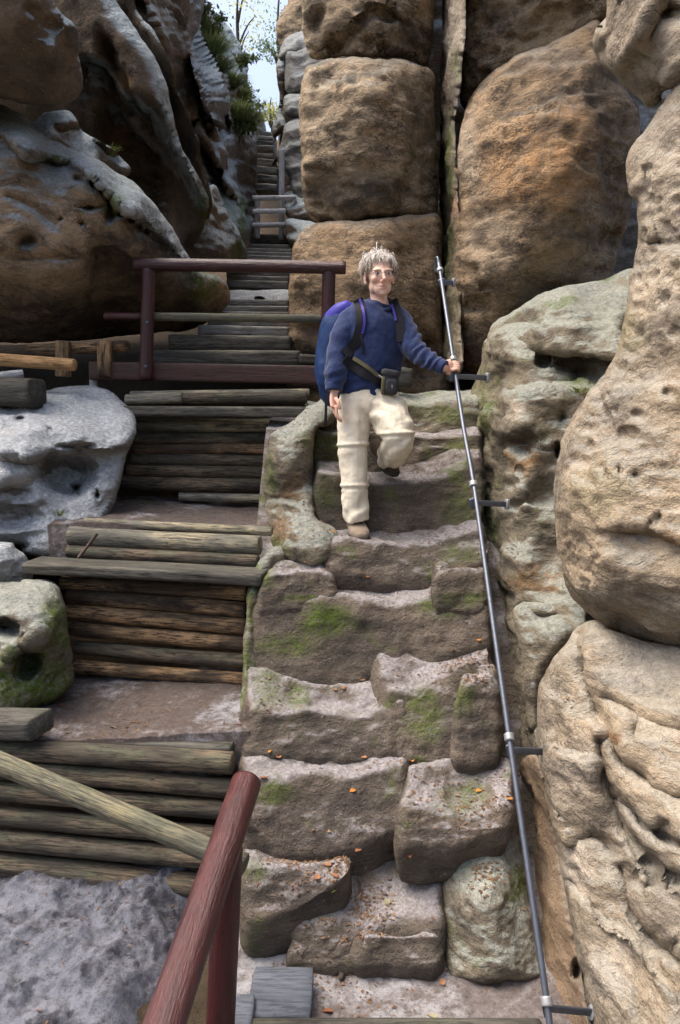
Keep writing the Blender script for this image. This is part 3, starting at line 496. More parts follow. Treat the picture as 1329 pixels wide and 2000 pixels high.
rock('shelf_block', 'grey lichened shelf rock under the great block, above the handrail hand', [(950,690),(952,650),(972,622),(1000,606),(1030,590),(1062,575),(1100,560),(1150,552),(1190,540),(1228,528),(1300,540),(1300,690),(1150,700),(1040,690),(990,700)],
     [(960,660,5.3),(1000,620,5.3),(1060,600,5.0),(1120,590,4.95),(1200,560,5.1),(1060,660,4.75),(1180,660,4.6),(1280,600,4.6)], M_MOSSY, 1.6, 0.12, g=4, group=G_W, seed=24, noise=(0.05,2.2), rough=(0.03,7), cut_c=40,
     ledges=[([(1000,665),(1040,640),(1070,600),(1110,588),(1160,600),(1225,606)],-0.16,10),([(1080,568),(1140,575),(1225,566)],-0.10,8)], stains=[(3,972,640,24,30,0.6),(2,1100,590,40,10,0.7),(2,1190,545,30,10,0.7),(0,1120,660,80,26,0.4)])
rock('lobed_rock', 'small lobed grey rock low in the wall, right of the handrail', [(1000,1196),(1024,1176),(1066,1168),(1110,1172),(1140,1186),(1150,1210),(1130,1240),(1080,1290),(1062,1330),(1050,1420),(1034,1430),(1024,1370),(1020,1290),(1010,1240)],
     [(1020,1195,3.85),(1070,1185,3.8),(1120,1200,3.7),(1040,1260,3.68),(1060,1300,3.62),(1035,1400,3.55)], M_MOSSY, 0.6, 0.06, g=3.5, group=G_W, seed=25, noise=(0.03,4), rough=(0.02,9), ledges=[([(1005,1215),(1040,1218),(1080,1215),(1140,1222)],-0.04,7)], grooves=[([(1030,1190),(1060,1205),(1100,1200)],5,0.04)], pits=[(1128,1212,10,14,0.08)], stains=[(0,1045,1360,16,60,0.6)])
rock('back_rock', 'dark rock deep in the gap beside the great block', [(1120,-200),(1420,-200),(1440,300),(1420,680),(1150,680),(1100,300)], [(1150,0,7.6),(1350,0,7.2),(1350,500,6.9),(1180,600,7.2)], M_BOULD, 1.2, 0.3, group=G_R, seed=26)

rock('cleft_rock', 'dark rock closing the back of the cleft beside the pillar', [(640,-350),(960,-350),(960,200),(950,780),(660,780),(645,200)], [(650,-200,9.6),(940,-200,9.4),(650,700,9.6),(940,700,9.4)], M_GREY, 1.5, 0.3, g=8, group='blocks of the right gorge wall', seed=39)
# ------------------------------------------------------------------ rocks right of the far stair
G_F = 'pale rocks behind the pillar'
def fr(lbl, out, Y, seed, st=(), m=None): return rock('stacked_rock', lbl, out, [(min(q[0] for q in out), min(q[1] for q in out), Y+0.4), (max(q[0] for q in out), min(q[1] for q in out), Y+0.2), (min(q[0] for q in out), max(q[1] for q in out), Y+0.2), (max(q[0] for q in out), max(q[1] for q in out), Y-0.2)], m or M_FAR, 2.0, 0.2, g=3.0, group=G_F, seed=seed, noise=(0.10, 1.2), rough=(0.05, 3.5), wob=3, stains=st)
fr('top left rounded knob of the pale rocks behind the pillar', [(565,-500),(640,-500),(640,80),(600,100),(560,110),(545,90),(538,55),(548,25),(565,-40)], 15.0, 31, m=M_TAN)
fr('domed pale rock beneath the knob, behind the pillar', [(554,78),(575,64),(600,60),(640,70),(640,112),(596,110),(566,112),(548,118),(545,100)], 14.0, 32)
fr('shaded rock face filling the gap behind the pale rocks', [(548,60),(600,50),(660,60),(660,420),(580,420),(548,330),(552,200)], 16.5, 40, m=M_GREY)
fr('tall smooth pale block behind the pillar', [(556,100),(580,94),(640,92),(640,180),(592,180),(572,186),(558,178),(556,140)], 13.8, 33)
fr('shadowed slab edge at the left of the pale block', [(541,130),(556,104),(558,150),(556,190),(552,215),(560,250),(540,270),(532,300),(536,250),(546,190)], 15.5, 34, m=M_GREY)
fr('squat pale block below the tall one, behind the pillar', [(556,186),(590,180),(640,180),(640,232),(590,230),(565,226),(556,214)], 13.5, 35)
fr('long leaning pale rock beside the tall fence post', [(560,240),(600,232),(640,240),(640,400),(600,404),(572,370),(562,340),(545,320),(540,300),(550,275)], 13.2, 36)
fr('low dark rock behind the fence foot', [(560,376),(600,372),(640,380),(640,425),(590,430),(562,424),(556,400)], 13.0, 37, m=M_GREY)
fr('lowest small rock beside the fence foot', [(560,428),(590,430),(620,440),(620,480),(575,480),(558,460)], 12.6, 38, m=M_GREY)

# ------------------------------------------------------------------ the hewn stone stair
stair = empty('stone_staircase', tuple(at(760, 1880, 2.95)), 'worn staircase hewn from brown rock, the person walks down it', 'staircase')
SB = step_block
cx_, cy_ = np.meshgrid(np.arange(-0.52, 1.05, 0.025), np.arange(2.85, 6.3, 0.025))
cz_ = np.interp(cy_, [2.85,2.95,3.3,3.5,3.85,4.05,4.35,4.7,5.1,5.45,6.3], [-0.1,0.02,0.26,0.50,0.80,1.08,1.34,1.58,1.93,2.22,2.36])-0.04
V = np.stack([cx_.ravel(), cy_.ravel(), cz_.ravel()], 1); V[:, 2] += 0.05*fbm(V*4, 4)
I = np.arange(len(V)).reshape(cx_.shape); Fc_ = np.stack([I[:-1, :-1], I[:-1, 1:], I[1:, 1:], I[1:, :-1]], -1).reshape(-1, 4)
solid('bedrock', V, Fc_, M_STEP, stair, True, np.zeros((len(V), 4))); ALLV.append(V); ALLF.append(Fc_)
SB('step', stair, [(590,880,5.4),(760,850,5.4),(945,860,5.3)], [(590,806,5.4),(660,786,5.45),(780,792,5.45),(945,782,5.4)], [(590,782,5.9),(780,764,6.0),(945,758,6.0)], M_MOSSY, seed=9, rnd=0.12, noise=(0.05,3), stains=[(2,880,810,50,20,0.6),(2,800,800,40,20,0.5)])
SB('step', stair, [(605,930,5.0),(760,925,5.0),(880,915,5.0),(945,900,4.95)], [(605,852,5.05),(720,846,5.1),(840,855,5.1),(945,848,5.05)], [(605,836,5.5),(760,836,5.5),(945,830,5.45)], M_STEP, seed=8, noise=(0.045,3.2), stains=[(2,900,880,40,30,0.6),(0,830,890,50,24,0.6),(2,640,880,40,40,0.6)])
SB('step', stair, [(612,1045,4.6),(760,1045,4.6),(870,1035,4.6),(948,1015,4.55)], [(612,918,4.62),(700,938,4.66),(800,945,4.68),(880,928,4.72),(945,884,4.78)], [(612,900,5.1),(760,902,5.12),(945,865,5.1)], M_STEP, seed=7, rnd=0.07, stains=[(0,720,1000,50,40,0.7),(2,640,960,30,40,0.5),(2,900,990,50,40,0.5)])
SB('step', stair, [(632,1112,4.2),(760,1132,4.25),(860,1125,4.22),(955,1095,4.2)], [(628,1050,4.32),(720,1062,4.35),(820,1068,4.36),(945,1036,4.38)], [(632,1026,4.72),(780,1032,4.72),(945,1003,4.7)], M_STEP, seed=6, rnd=0.06, stains=[(0,740,1100,80,16,0.7),(2,900,1080,50,24,0.5)])
SB('step', stair, [(478,1335,3.85),(600,1340,3.85),(730,1335,3.86),(900,1275,3.9),(965,1245,3.9)], [(486,1176,4.0),(600,1172,4.0),(700,1172,4.02),(780,1180,4.03),(860,1168,4.05),(958,1150,4.05)], [(490,1130,4.35),(760,1122,4.4),(955,1112,4.36)], M_STEP, seed=5, rnd=0.07, stains=[(2,640,1210,60,40,0.9),(2,560,1260,80,26,0.6),(0,700,1250,120,60,0.55),(2,880,1185,70,20,0.7),(0,580,1215,80,40,0.4)])
SB('step', stair, [(490,1190,3.96),(580,1190,3.97),(662,1180,4.02)], [(508,1128,4.02),(590,1118,4.06),(658,1130,4.08)], [(530,1096,4.32),(600,1094,4.36),(655,1104,4.34)], M_STEP, n=40, seed=15, rnd=0.05, stains=[(2,600,1168,70,8,0.7),(2,510,1110,30,40,0.8)])
SB('step', stair, [(840,1190,3.98),(900,1195,3.98),(958,1185,3.98)], [(842,1130,4.03),(900,1118,4.08),(955,1120,4.08)], [(850,1095,4.35),(900,1085,4.4),(955,1080,4.4)], M_STEP, n=36, seed=16, rnd=0.06, stains=[(2,900,1170,60,20,0.5)])
SB('step', stair, [(712,1480,3.48),(800,1488,3.46),(900,1490,3.46),(985,1460,3.52)], [(752,1345,3.64),(820,1352,3.64),(890,1312,3.72),(968,1266,3.84)], [(722,1270,3.95),(850,1262,4.0),(962,1242,4.0)], M_STEP, seed=4, rnd=0.08, noise=(0.035,4), stains=[(2,830,1400,40,60,0.6),(0,900,1420,60,60,0.8),(2,770,1400,30,40,0.4)])
SB('step', stair, [(468,1490,3.44),(560,1484,3.44),(700,1486,3.44),(815,1486,3.46)], [(472,1388,3.50),(590,1384,3.55),(700,1402,3.57),(800,1372,3.62)], [(476,1290,3.90),(560,1322,3.88),(640,1336,3.86),(760,1328,3.88)], M_STEP, seed=3, rnd=0.07, stains=[(2,580,1360,30,30,0.7),(2,520,1340,40,60,0.5),(0,640,1450,120,24,0.5),(3,520,1360,40,40,0.4)])
SB('step', stair, [(880,1490,3.38),(930,1488,3.38),(982,1470,3.42)], [(884,1372,3.48),(925,1330,3.54),(975,1320,3.58)], [(900,1310,3.75),(935,1296,3.8),(975,1290,3.8)], M_STEP, n=36, seed=17, rnd=0.1, stains=[(0,925,1430,40,50,0.9),(2,900,1360,30,40,0.6)])
SB('step', stair, [(466,1600,3.14),(560,1668,3.10),(680,1660,3.12),(800,1610,3.18)], [(474,1530,3.26),(570,1516,3.30),(700,1518,3.31),(800,1486,3.38)], [(468,1468,3.50),(620,1452,3.56),(808,1470,3.54)], M_STEP, seed=2, rnd=0.07, stains=[(0,640,1610,150,70,0.85),(2,540,1550,50,26,0.6),(0,560,1600,60,30,0.9)])
SB('step', stair, [(772,1650,3.04),(880,1650,3.04),(1005,1612,3.10)], [(778,1572,3.12),(860,1590,3.12),(940,1596,3.12),(1005,1556,3.18)], [(794,1494,3.42),(900,1476,3.50),(1005,1472,3.50)], M_STEP, seed=1, rnd=0.08, stains=[(2,900,1560,60,40,0.6),(0,860,1630,80,26,0.8)])
SB('step', stair, [(470,1800,2.88),(580,1780,2.90),(690,1700,2.96)], [(472,1695,3.0),(580,1690,3.02),(682,1668,3.07)], [(470,1636,3.22),(600,1640,3.24),(690,1650,3.22)], M_STEP, n=50, seed=18, rnd=0.07, stains=[(0,560,1740,140,50,0.85),(2,500,1700,30,30,0.4)])
SB('step', stair, [(545,1880,2.84),(700,1890,2.84),(870,1890,2.84)], [(566,1800,2.94),(700,1806,2.93),(866,1800,2.94)], [(690,1664,3.28),(770,1656,3.30),(872,1656,3.30)], M_STEP, seed=19, rnd=0.06, noise=(0.02,3), stains=[(2,620,1780,40,30,0.4),(0,760,1850,100,20,0.5),(3,780,1740,60,50,0.5)])
SB('step', stair, [(690,1882,2.82),(770,1886,2.82),(868,1882,2.82)], [(700,1832,2.86),(770,1830,2.87),(866,1830,2.87)], [(700,1800,2.98),(770,1800,3.0),(866,1800,3.0)], M_STEP, n=40, seed=20, rnd=0.05)
rock('stair_parapet', 'upright lichened rock guarding the left side of the stone steps', [(546,838),(566,822),(592,800),(622,782),(645,775),(662,798),(650,826),(618,838),(612,880),(612,960),(618,1010),(652,1030),(664,1056),(655,1090),(620,1108),(560,1100),(524,1075),(512,1020),(514,940),(522,880),(530,850)],
     [(560,830,4.85),(640,785,5.3),(590,840,4.7),(560,920,4.6),(530,960,4.85),(605,920,4.65),(600,1020,4.45),(640,1050,4.38),(560,1060,4.42),(525,1060,4.7)], M_MOSSY, 0.9, 0.10, g=3.5, group='rocks framing the stone steps', seed=27, noise=(0.03,3.5), rough=(0.022,8), cut_c=30,
     ledges=[([(525,985),(560,985),(600,1000),(650,1030)],-0.09,8),([(528,870),(570,868),(610,872)],0.02,6)], pits=[(558,834,8,6,0.04),(610,925,8,10,0.04)], stains=[(2,528,920,12,60,0.6),(1,575,960,36,40,0.4),(2,545,1070,30,30,0.6),(1,560,1030,30,30,0.3)])
rock('stair_flank', 'mossy rock flank below the parapet, touching the log ends', [(520,1080),(560,1065),(610,1085),(600,1130),(560,1180),(530,1260),(525,1340),(510,1440),(472,1440),(470,1380),(478,1240),(486,1150)], [(540,1090,4.3),(500,1160,4.05),(490,1300,3.85),(475,1390,3.6),(570,1090,4.4)], M_MOSSY, 0.5, 0.06, g=3, group='rocks framing the stone steps', seed=28, noise=(0.03,4), stains=[(2,500,1160,20,80,1.0),(2,480,1330,14,70,0.9)])
rock('bottom_rock', 'rough green-grey rock at the foot of the stair, beside the handrail', [(864,1650),(872,1618),(884,1606),(930,1588),(985,1586),(1004,1594),(1014,1640),(1026,1700),(1046,1790),(1062,1890),(1060,1912),(980,1920),(890,1912),(872,1896),(862,1820),(860,1720)],
     [(890,1640,3.22),(960,1610,3.24),(1010,1660,3.2),(900,1740,3.0),(960,1740,2.95),(1030,1760,3.05),(880,1840,2.92),(960,1850,2.82),(1045,1880,2.85),(960,1900,2.78)], M_MOSSY, 0.6, 0.05, g=3.5, group='rocks framing the stone steps', seed=29, wob=14, noise=(0.05,3.5), rough=(0.016,9), ridge=0.015, stains=[(2,1012,1730,22,50,1.0),(3,930,1740,50,60,0.4),(2,890,1670,24,40,0.5),(0,980,1890,70,20,0.6)])
rock('flat_stone', 'low flat stone in the litter left of the lowest tread', [(552,1800),(600,1740),(650,1712),(700,1700),(712,1740),(700,1800),(690,1870),(620,1880),(575,1850)], [(570,1800,2.95),(680,1715,3.15),(640,1780,3.0),(690,1860,2.86),(600,1850,2.88)], M_STEP, 0.4, 0.05, g=3.5, group='rocks framing the stone steps', seed=30, noise=(0.01,4), stains=[(3,640,1770,60,60,0.5)])
# ------------------------------------------------------------------ wood and metal
def wood_mat(name, c1, c2, wear, wear_amt=0.5, algae=0.3, rough=0.8, spec=0.25, crack=0.7, wlo=0.0):
    m = NT(name); tc = m.n('ShaderNodeTexCoord'); oi = m.n('ShaderNodeObjectInfo'); g = m.n('ShaderNodeNewGeometry')
    ad = m.n('ShaderNodeVectorMath'); ad.operation = 'ADD'; m.l(tc.outputs['Object'], ad.inputs[0])
    cb = m.n('ShaderNodeCombineXYZ'); r = m.math('MULTIPLY', oi.outputs['Random'], 40.0)
    for k in range(3): m.l(r, cb.inputs[k])
    m.l(cb.outputs[0], ad.inputs[1]); P = ad.outputs[0]
    Ps = m.mapping(P, (0.10, 1, 1)); Pm = m.mapping(P, (0.35, 1, 1))
    grain = m.noise(Ps, 95, 8, 0.72, 0.3); streak = m.noise(Ps, 24, 6, 0.6, 0.5); big = m.noise(Pm, 5, 5, 0.6); blot = m.noise(Pm, 16, 5, 0.65)
    c = m.mix(m.ramp(streak, 0.32, 0.68), c1, c2)
    hv = m.n('ShaderNodeHueSaturation'); hv.inputs['Saturation'].default_value = 1.0
    m.l(m.math('ADD', m.math('MULTIPLY', oi.outputs['Random'], 0.5), 0.75), hv.inputs['Value']); m.l(c, hv.inputs['Color']); c = hv.outputs[0]
    c = m.mix(m.math('MULTIPLY', m.math('MULTIPLY', m.ramp(big, 0.46+wlo, 0.66+wlo), m.ramp(grain, 0.42+wlo, 0.60+wlo)), wear_amt), c, wear)
    nz = m.xyz(g.outputs['Normal'])[2]
    al = m.math('MULTIPLY', m.math('MULTIPLY', m.ramp(blot, 0.46, 0.62), m.ramp(nz, -0.2, 0.7)), algae)
    c = m.mix(al, c, m.mix(grain, (0.05, 0.065, 0.03), (0.14, 0.15, 0.10)))
    dirt = m.math('MULTIPLY', m.ramp(m.noise(Pm, 9, 7, 0.7, 0.6), 0.50, 0.68), 0.65); c = m.mix(dirt, c, tuple(v*0.35 for v in c2))
    ck = m.ramp(m.math('ABSOLUTE', m.math('SUBTRACT', m.noise(m.mapping(P, (0.05, 1, 1)), 30, 3, 0.5, 0.3), 0.5)), 0.0, 0.02, 1, 0)
    c = m.mix(m.math('MULTIPLY', m.ramp(grain, 0.52, 0.36), 0.55), c, tuple(v*0.3 for v in c2))
    c = m.mix(m.math('MULTIPLY', ck, crack), c, (0.012, 0.010, 0.008))
    m.base(c, rough, spec)
    b = m.bump(grain, 0.8, 0.008); b = m.bump(streak, 0.5, 0.012, b); b = m.bump(m.math('SUBTRACT', 1.0, ck), 0.6*crack, 0.006, b)
    m.l(b, m.b.inputs['Normal']); return m.m
M_LOG = wood_mat('weathered_log', (0.098, 0.082, 0.060), (0.040, 0.034, 0.027), (0.19, 0.14, 0.088), 0.9, 0.6, wlo=-0.03)
M_LOGG = wood_mat('grey_log', (0.23, 0.215, 0.175), (0.115, 0.108, 0.09), (0.42, 0.35, 0.22), 0.8, 0.4, wlo=-0.04)
M_LOGB = wood_mat('brown_log', (0.105, 0.070, 0.044), (0.040, 0.028, 0.020), (0.42, 0.26, 0.13), 1.0, 0.2, wlo=-0.05)
M_OLD = wood_mat('dark_plank', (0.095, 0.09, 0.076), (0.048, 0.045, 0.039), (0.22, 0.18, 0.13), 0.35, 0.35)
M_BLUE = wood_mat('slate_board', (0.145, 0.16, 0.19), (0.10, 0.115, 0.145), (0.24, 0.25, 0.27), 0.35, 0.05, crack=0.2)
M_FRESH = wood_mat('fresh_log', (0.50, 0.30, 0.13), (0.36, 0.20, 0.085), (0.58, 0.38, 0.20), 0.5, 0.0)
M_RED = wood_mat('red_stained_wood', (0.060, 0.0110, 0.0110), (0.036, 0.0075, 0.0080), (0.34, 0.27, 0.26), 0.8, 0.0, 0.30, 0.5, crack=0.25, wlo=0.10)
M_REDG = wood_mat('red_worn_board', (0.075, 0.026, 0.022), (0.070, 0.038, 0.027), (0.15, 0.12, 0.075), 0.5, 0.35, 0.6, 0.4, crack=0.2)
M_RAIL = wood_mat('greenish_pole', (0.175, 0.165, 0.115), (0.10, 0.098, 0.075), (0.27, 0.225, 0.12), 0.75, 0.5, 0.75, 0.3, crack=0.6)
M_STAIRW = wood_mat('grey_stair_plank', (0.20, 0.195, 0.178), (0.12, 0.117, 0.108), (0.32, 0.31, 0.28), 0.4, 0.25)
M_SILVER = wood_mat('silver_pole', (0.62, 0.62, 0.62), (0.50, 0.50, 0.51), (0.66, 0.66, 0.65), 0.4, 0.1)
def metal_mat(name, c, rough, met=0.9, dirt=0.4):
    m = NT(name); P = m.n('ShaderNodeNewGeometry').outputs['Position']; n = m.noise(P, 45, 6, 0.65)
    m.base(m.mix(m.math('MULTIPLY', m.ramp(n, 0.45, 0.7), dirt), c, tuple(v*0.45 for v in c)), rough, 0.5); m.b.inputs['Metallic'].default_value = met
    m.l(m.bump(m.noise(P, 160, 3), 0.25, 0.002), m.b.inputs['Normal']); return m.m
M_STEEL = metal_mat('galvanised_steel', (0.105, 0.118, 0.145), 0.45, 0.7)
M_ZINC = metal_mat('zinc_collar', (0.30, 0.31, 0.32), 0.55, 0.6)
M_IRON = metal_mat('rusty_iron', (0.07, 0.045, 0.035), 0.7, 0.4)
def frame(d, up=Vector((0, 0, 1))):
    x = Vector(d).normalized(); y = up.cross(x)
    if y.length < 1e-3: y = Vector((0, 1, 0)).cross(x)
    y.normalize(); z = x.cross(y); return Matrix((x, y, z)).transposed()
def beam(name, p0, p1, ry, rz, mat, parent=None, e=2.0, seed=0, rough=0.05, bend=0.0, taper=1.0, nr=22, res=0.035, tilt=0.0, jag=0.0, label=None, bev=0.006):
    """log (e=2) or board (e large) along its own x axis with caps, knots, a slight bend and worn edges"""
    p0, p1 = Vector(p0), Vector(p1); L = (p1-p0).length; nx = max(4, min(90, int(L/res)))
    t = np.linspace(0, 1, nx+1); x = (t-0.5)*L; b = min(bev, L*0.1)
    x = np.concatenate([[-L/2], [-L/2+b], x[1:-1], [L/2-b], [L/2]]); t = x/L+0.5; n = len(x)
    th = np.linspace(0, 2*math.pi, nr, endpoint=False)+math.pi/nr
    c, s = np.cos(th), np.sin(th); rr = (np.abs(c)**e+np.abs(s)**e)**(-1/e)
    cy, cz = ry*rr*c, rz*rr*s
    sc = 1+(taper-1)*t; sc = sc.copy(); sc[0] *= 1-min(0.3, b/min(ry, rz)); sc[-1] *= 1-min(0.3, b/min(ry, rz))
    Y = np.outer(sc, cy); Z = np.outer(sc, cz); X = np.repeat(x[:, None], nr, 1)
    q = np.stack([X.ravel()*2.2, Y.ravel()/ry*0.9, Z.ravel()/rz*0.9], 1)+seed*11.7
    h = (rough*fbm(q, 4, 0.6)).reshape(n, nr); kn = (0.35*rough*np.clip(fbm(q*np.array([2.5, 2, 2])+9, 2), 0, 1)).reshape(n, nr)
    Y = Y*(1+h+kn); Z = Z*(1+h+kn)
    if jag: X[-1] += jag*np.abs(fbm(np.stack([cy/ry*3, cz/rz*3, cy*0+seed], 1), 2)); X[0] -= jag*0.3*np.abs(fbm(np.stack([cy/ry*3, cz/rz*3, cy*0+seed+5], 1), 2))
    bz = bend*L*np.sin(math.pi*t+seed)*0.5; Z = Z+bz[:, None]; Y = Y+(0.5*bend*L*np.sin(2.2*t+seed*1.7))[:, None]
    V = np.stack([X.ravel(), Y.ravel(), Z.ravel()], 1)
    I = np.arange(n*nr).reshape(n, nr); F = np.stack([I[:-1], I[1:], np.roll(I, -1, 1)[1:], np.roll(I, -1, 1)[:-1]], -1).reshape(-1, 4)
    F = F[:, ::-1]
    k = len(V); V = np.concatenate([V, [V[I[0]].mean(0), V[I[-1]].mean(0)]])
    T = np.concatenate([np.stack([np.full(nr, k), I[0], np.roll(I[0], -1)], 1)[:, ::-1], np.stack([np.full(nr, k+1), I[-1], np.roll(I[-1], -1)], 1)])
    N = normals(V, F)
    if (N[:k, 1:]*V[:k, 1:]).sum() < 0: F = F[:, ::-1]; T = T[:, ::-1]
    me = mesh_np(name, V, [F, T], True)
    o = link(name, me, mat, parent, (p0+p1)/2)
    R = frame(p1-p0)
    if tilt: R = R @ Matrix.Rotation(tilt, 3, 'X')
    o.rotation_euler = R.to_euler()
    if label: o['label'] = label
    return o
def pl(name, a, b, rpx, mat, parent, sq=None, **k):
    """beam between two photo points (px, py, Y); rpx = half height in pixels of the photograph"""
    Y = (a[2]+b[2])/2; r = rpx*Y/F_PX; ry = r if sq is None else sq
    return beam(name, V3(*a), V3(*b), ry, r, mat, parent, **k)
def tube(name, pts, r, mat, parent=None, nr=12, n=60, label=None, rs=None):
    P = catmull(np.array(pts), n) if len(pts) > 2 else np.linspace(pts[0], pts[1], n)
    T = np.gradient(P, axis=0); T /= np.linalg.norm(T, axis=1, keepdims=True)
    ref = np.array([1.0, 0.13, 0.21]); S = ref-(T@ref)[:, None]*T; S /= np.linalg.norm(S, axis=1, keepdims=True); B = np.cross(T, S)
    th = np.linspace(0, 2*math.pi, nr, endpoint=False); R = np.full(n, r) if rs is None else np.interp(np.linspace(0, 1, n), np.linspace(0, 1, len(rs)), rs)
    V = (P[:, None]+R[:, None, None]*(np.cos(th)[None, :, None]*S[:, None]+np.sin(th)[None, :, None]*B[:, None])).reshape(-1, 3)
    I = np.arange(n*nr).reshape(n, nr); F = np.stack([I[:-1], np.roll(I, -1, 1)[:-1], np.roll(I, -1, 1)[1:], I[1:]], -1).reshape(-1, 4)
    k = len(V); V = np.concatenate([V, [P[0], P[-1]]])
    Tt = np.concatenate([np.stack([np.full(nr, k), np.roll(I[0], -1), I[0]], 1), np.stack([np.full(nr, k+1), I[-1], np.roll(I[-1], -1)], 1)])
    o = solid(name, V, [F, Tt], mat, parent, True)
    if label: o['label'] = label
    return o

# --- upper log wall under the platform
G_LOG = 'log walls that hold the path terraces'
w = empty('log_wall', tuple(at(390, 985, 5.75)), 'upper log wall of greenish logs beneath the red platform', 'log wall', G_LOG)
Y = 5.75
pl('log', (255,771,Y+0.12), (605,766,Y+0.12), 7, M_LOGG, w, seed=1)
pl('log', (246,781,Y-0.04), (356,777,Y-0.04), 11, M_LOGG, w, seed=2, rough=0.1); pl('log', (352,779,Y), (600,776,Y), 11.5, M_LOG, w, seed=3, rough=0.12)
pl('board', (238,803,Y-0.12), (600,805,Y-0.16), 10, M_OLD, w, sq=0.10, e=9, seed=4, rough=0.03, nr=28)
for k, (x0, y0, x1, y1, r, mt) in enumerate([(266,830,546,831,13,M_LOGG),(262,856,530,857,11.5,M_LOG),(262,877,528,878,11,M_LOGB),(258,899,526,900,11.5,M_LOG),(249,920,522,922,13,M_LOG),(236,943,520,947,14.5,M_LOG),(350,969,518,973,9,M_LOGG)]):
    pl('log', (x0,y0,Y-0.02*k*0.6), (x1,y1,Y-0.02*k*0.6), r, mt, w, seed=10+k, bend=0.006, rough=0.08)
# --- middle log wall
w = empty('log_wall', tuple(at(310, 1335, 4.25)), 'middle log wall, below the small gravel terrace, with a jutting board', 'log wall', G_LOG)
pl('log', (165,1020,4.62), (532,1038,4.42), 9, M_LOGG, w, seed=21)
pl('log', (137,1046,4.50), (508,1066,4.30), 19.5, M_LOGG, w, seed=22, rough=0.06, bend=0.008)
pl('log', (133,1077,4.46), (505,1097,4.26), 13.5, M_LOG, w, seed=23)
pl('board', (62,1102,4.34), (520,1128,4.12), 11.5, M_OLD, w, sq=0.11, e=9, seed=24, rough=0.05, nr=28, bend=0.006)
for k, (x0, y0, x1, y1, r, mt) in enumerate([(122,1136,482,1160,15,M_LOGB),(132,1164,482,1192,15.5,M_LOGB),(130,1196,482,1223,16.5,M_LOGB),(142,1230,482,1256,15.5,M_LOGB),(148,1266,484,1290,14.5,M_LOG),(148,1300,480,1327,14,M_LOGB)]):
    pl('log', (x0,y0,4.44-0.02*k), (x1,y1,4.22-0.02*k), r, mt, w, seed=30+k, bend=0.008, rough=0.10, jag=0.01)
# --- lower log wall
w = empty('log_wall', tuple(at(220, 1735, 3.32)), 'lowest log wall of dark logs, behind the greenish pole', 'log wall', G_LOG)
pl('board', (148,1444,3.56), (456,1460,3.46), 11, M_OLD, w, sq=0.06, e=7, seed=40, rough=0.06)
for k, (x0, y0, x1, y1, r, mt) in enumerate([(-90,1458,456,1490,22,M_LOG),(-90,1496,458,1540,20,M_LOG),(-90,1540,452,1582,19.5,M_LOG),(-90,1586,448,1632,19.5,M_LOG),(-90,1628,446,1680,21,M_LOG),(-90,1676,444,1738,25,M_LOG)]):
    pl('log', (x0,y0,3.50-0.012*k), (x1,y1,3.34-0.012*k), r, mt, w, seed=50+k, bend=0.006, rough=0.07)
tag(pl('timber_block', (-40,1412,3.52), (82,1415,3.42), 22, M_OLD, None, sq=0.09, e=8, seed=60, rough=0.04, nr=28), 'dark square timber end lying on gravel at the left edge', 'timber')
tag(tube('iron_rod', [at(190,1042,4.22), at(172,1066,4.20), at(153,1090,4.16)], 0.009, M_IRON), 'rusty iron rod leaning on the middle log wall', 'rod')

# --- red platform and railing
pf = empty('red_platform', tuple(at(400, 748, 6.0)), 'wooden platform with dull red front board above the upper log wall', 'platform')
pl('front_board', (176,724,6.02), (640,733,5.94), 17.5, M_REDG, pf, sq=0.03, e=12, seed=70, rough=0.012, nr=32)
pl('front_board', (641,735,5.93), (806,738,5.90), 17.5, M_OLD, pf, sq=0.03, e=12, seed=71, rough=0.012, nr=32)
for k in range(4):
    pl('deck_board', (196,716,6.12+0.115*k), (795,724,6.04+0.115*k), 6, M_STAIRW, pf, sq=0.053, e=9, seed=72+k, rough=0.02, nr=28)
beam('support', V3(184,738,6.08), V3(184,762,6.08), 0.03, 0.03, M_SILVER, pf, e=8, seed=77)
rl = empty('red_railing', tuple(at(288, 742, 5.95)), 'round-pole railing stained dark red across the platform', 'railing')
pl('top_rail', (262,516,5.93), (676,523,5.88), 12, M_RED, rl, seed=80, rough=0.02)
beam('post', V3(290,523,5.94), V3(286,742,5.94), 0.050, 0.050, M_RED, rl, seed=81, rough=0.02)
beam('post', V3(643,527,5.90), V3(638,742,5.90), 0.050, 0.050, M_RED, rl, seed=82, rough=0.02)
pl('middle_rail', (204,617,6.02), (276,618,6.01), 7.5, M_RED, rl, seed=83, rough=0.03); pl('middle_rail', (276,618,6.01), (634,623,5.95), 8, M_RAIL, rl, seed=84, rough=0.03)
for (bx, by) in ((288,630),(285,716),(640,636),(638,720)): beam('bolt', V3(bx,by,5.885), V3(bx,by,5.87), 0.012, 0.012, M_STEEL, rl, nr=10, bev=0.003)

# --- foreground railing
fg = empty('foreground_railing', tuple(at(430, 2060, 2.40)), 'near slanting railing end, glossy dark red rail and post at the bottom edge', 'railing')
a, b = V3(483, 1524, 2.64), V3(268, 2160, 1.60)
beam('top_rail', a, b, 0.0545, 0.0545, M_RED, fg, seed=90, rough=0.012, nr=40, res=0.02, bev=0.012)
beam('post', V3(446, 1655, 2.44), V3(426, 2120, 2.40), 0.050, 0.050, M_RED, fg, seed=91, rough=0.012, nr=36)
beam('middle_rail', V3(-120, 1440, 2.95), V3(480, 1690, 2.60), 0.042, 0.042, M_RAIL, fg, seed=92, rough=0.03, nr=36, taper=0.98)

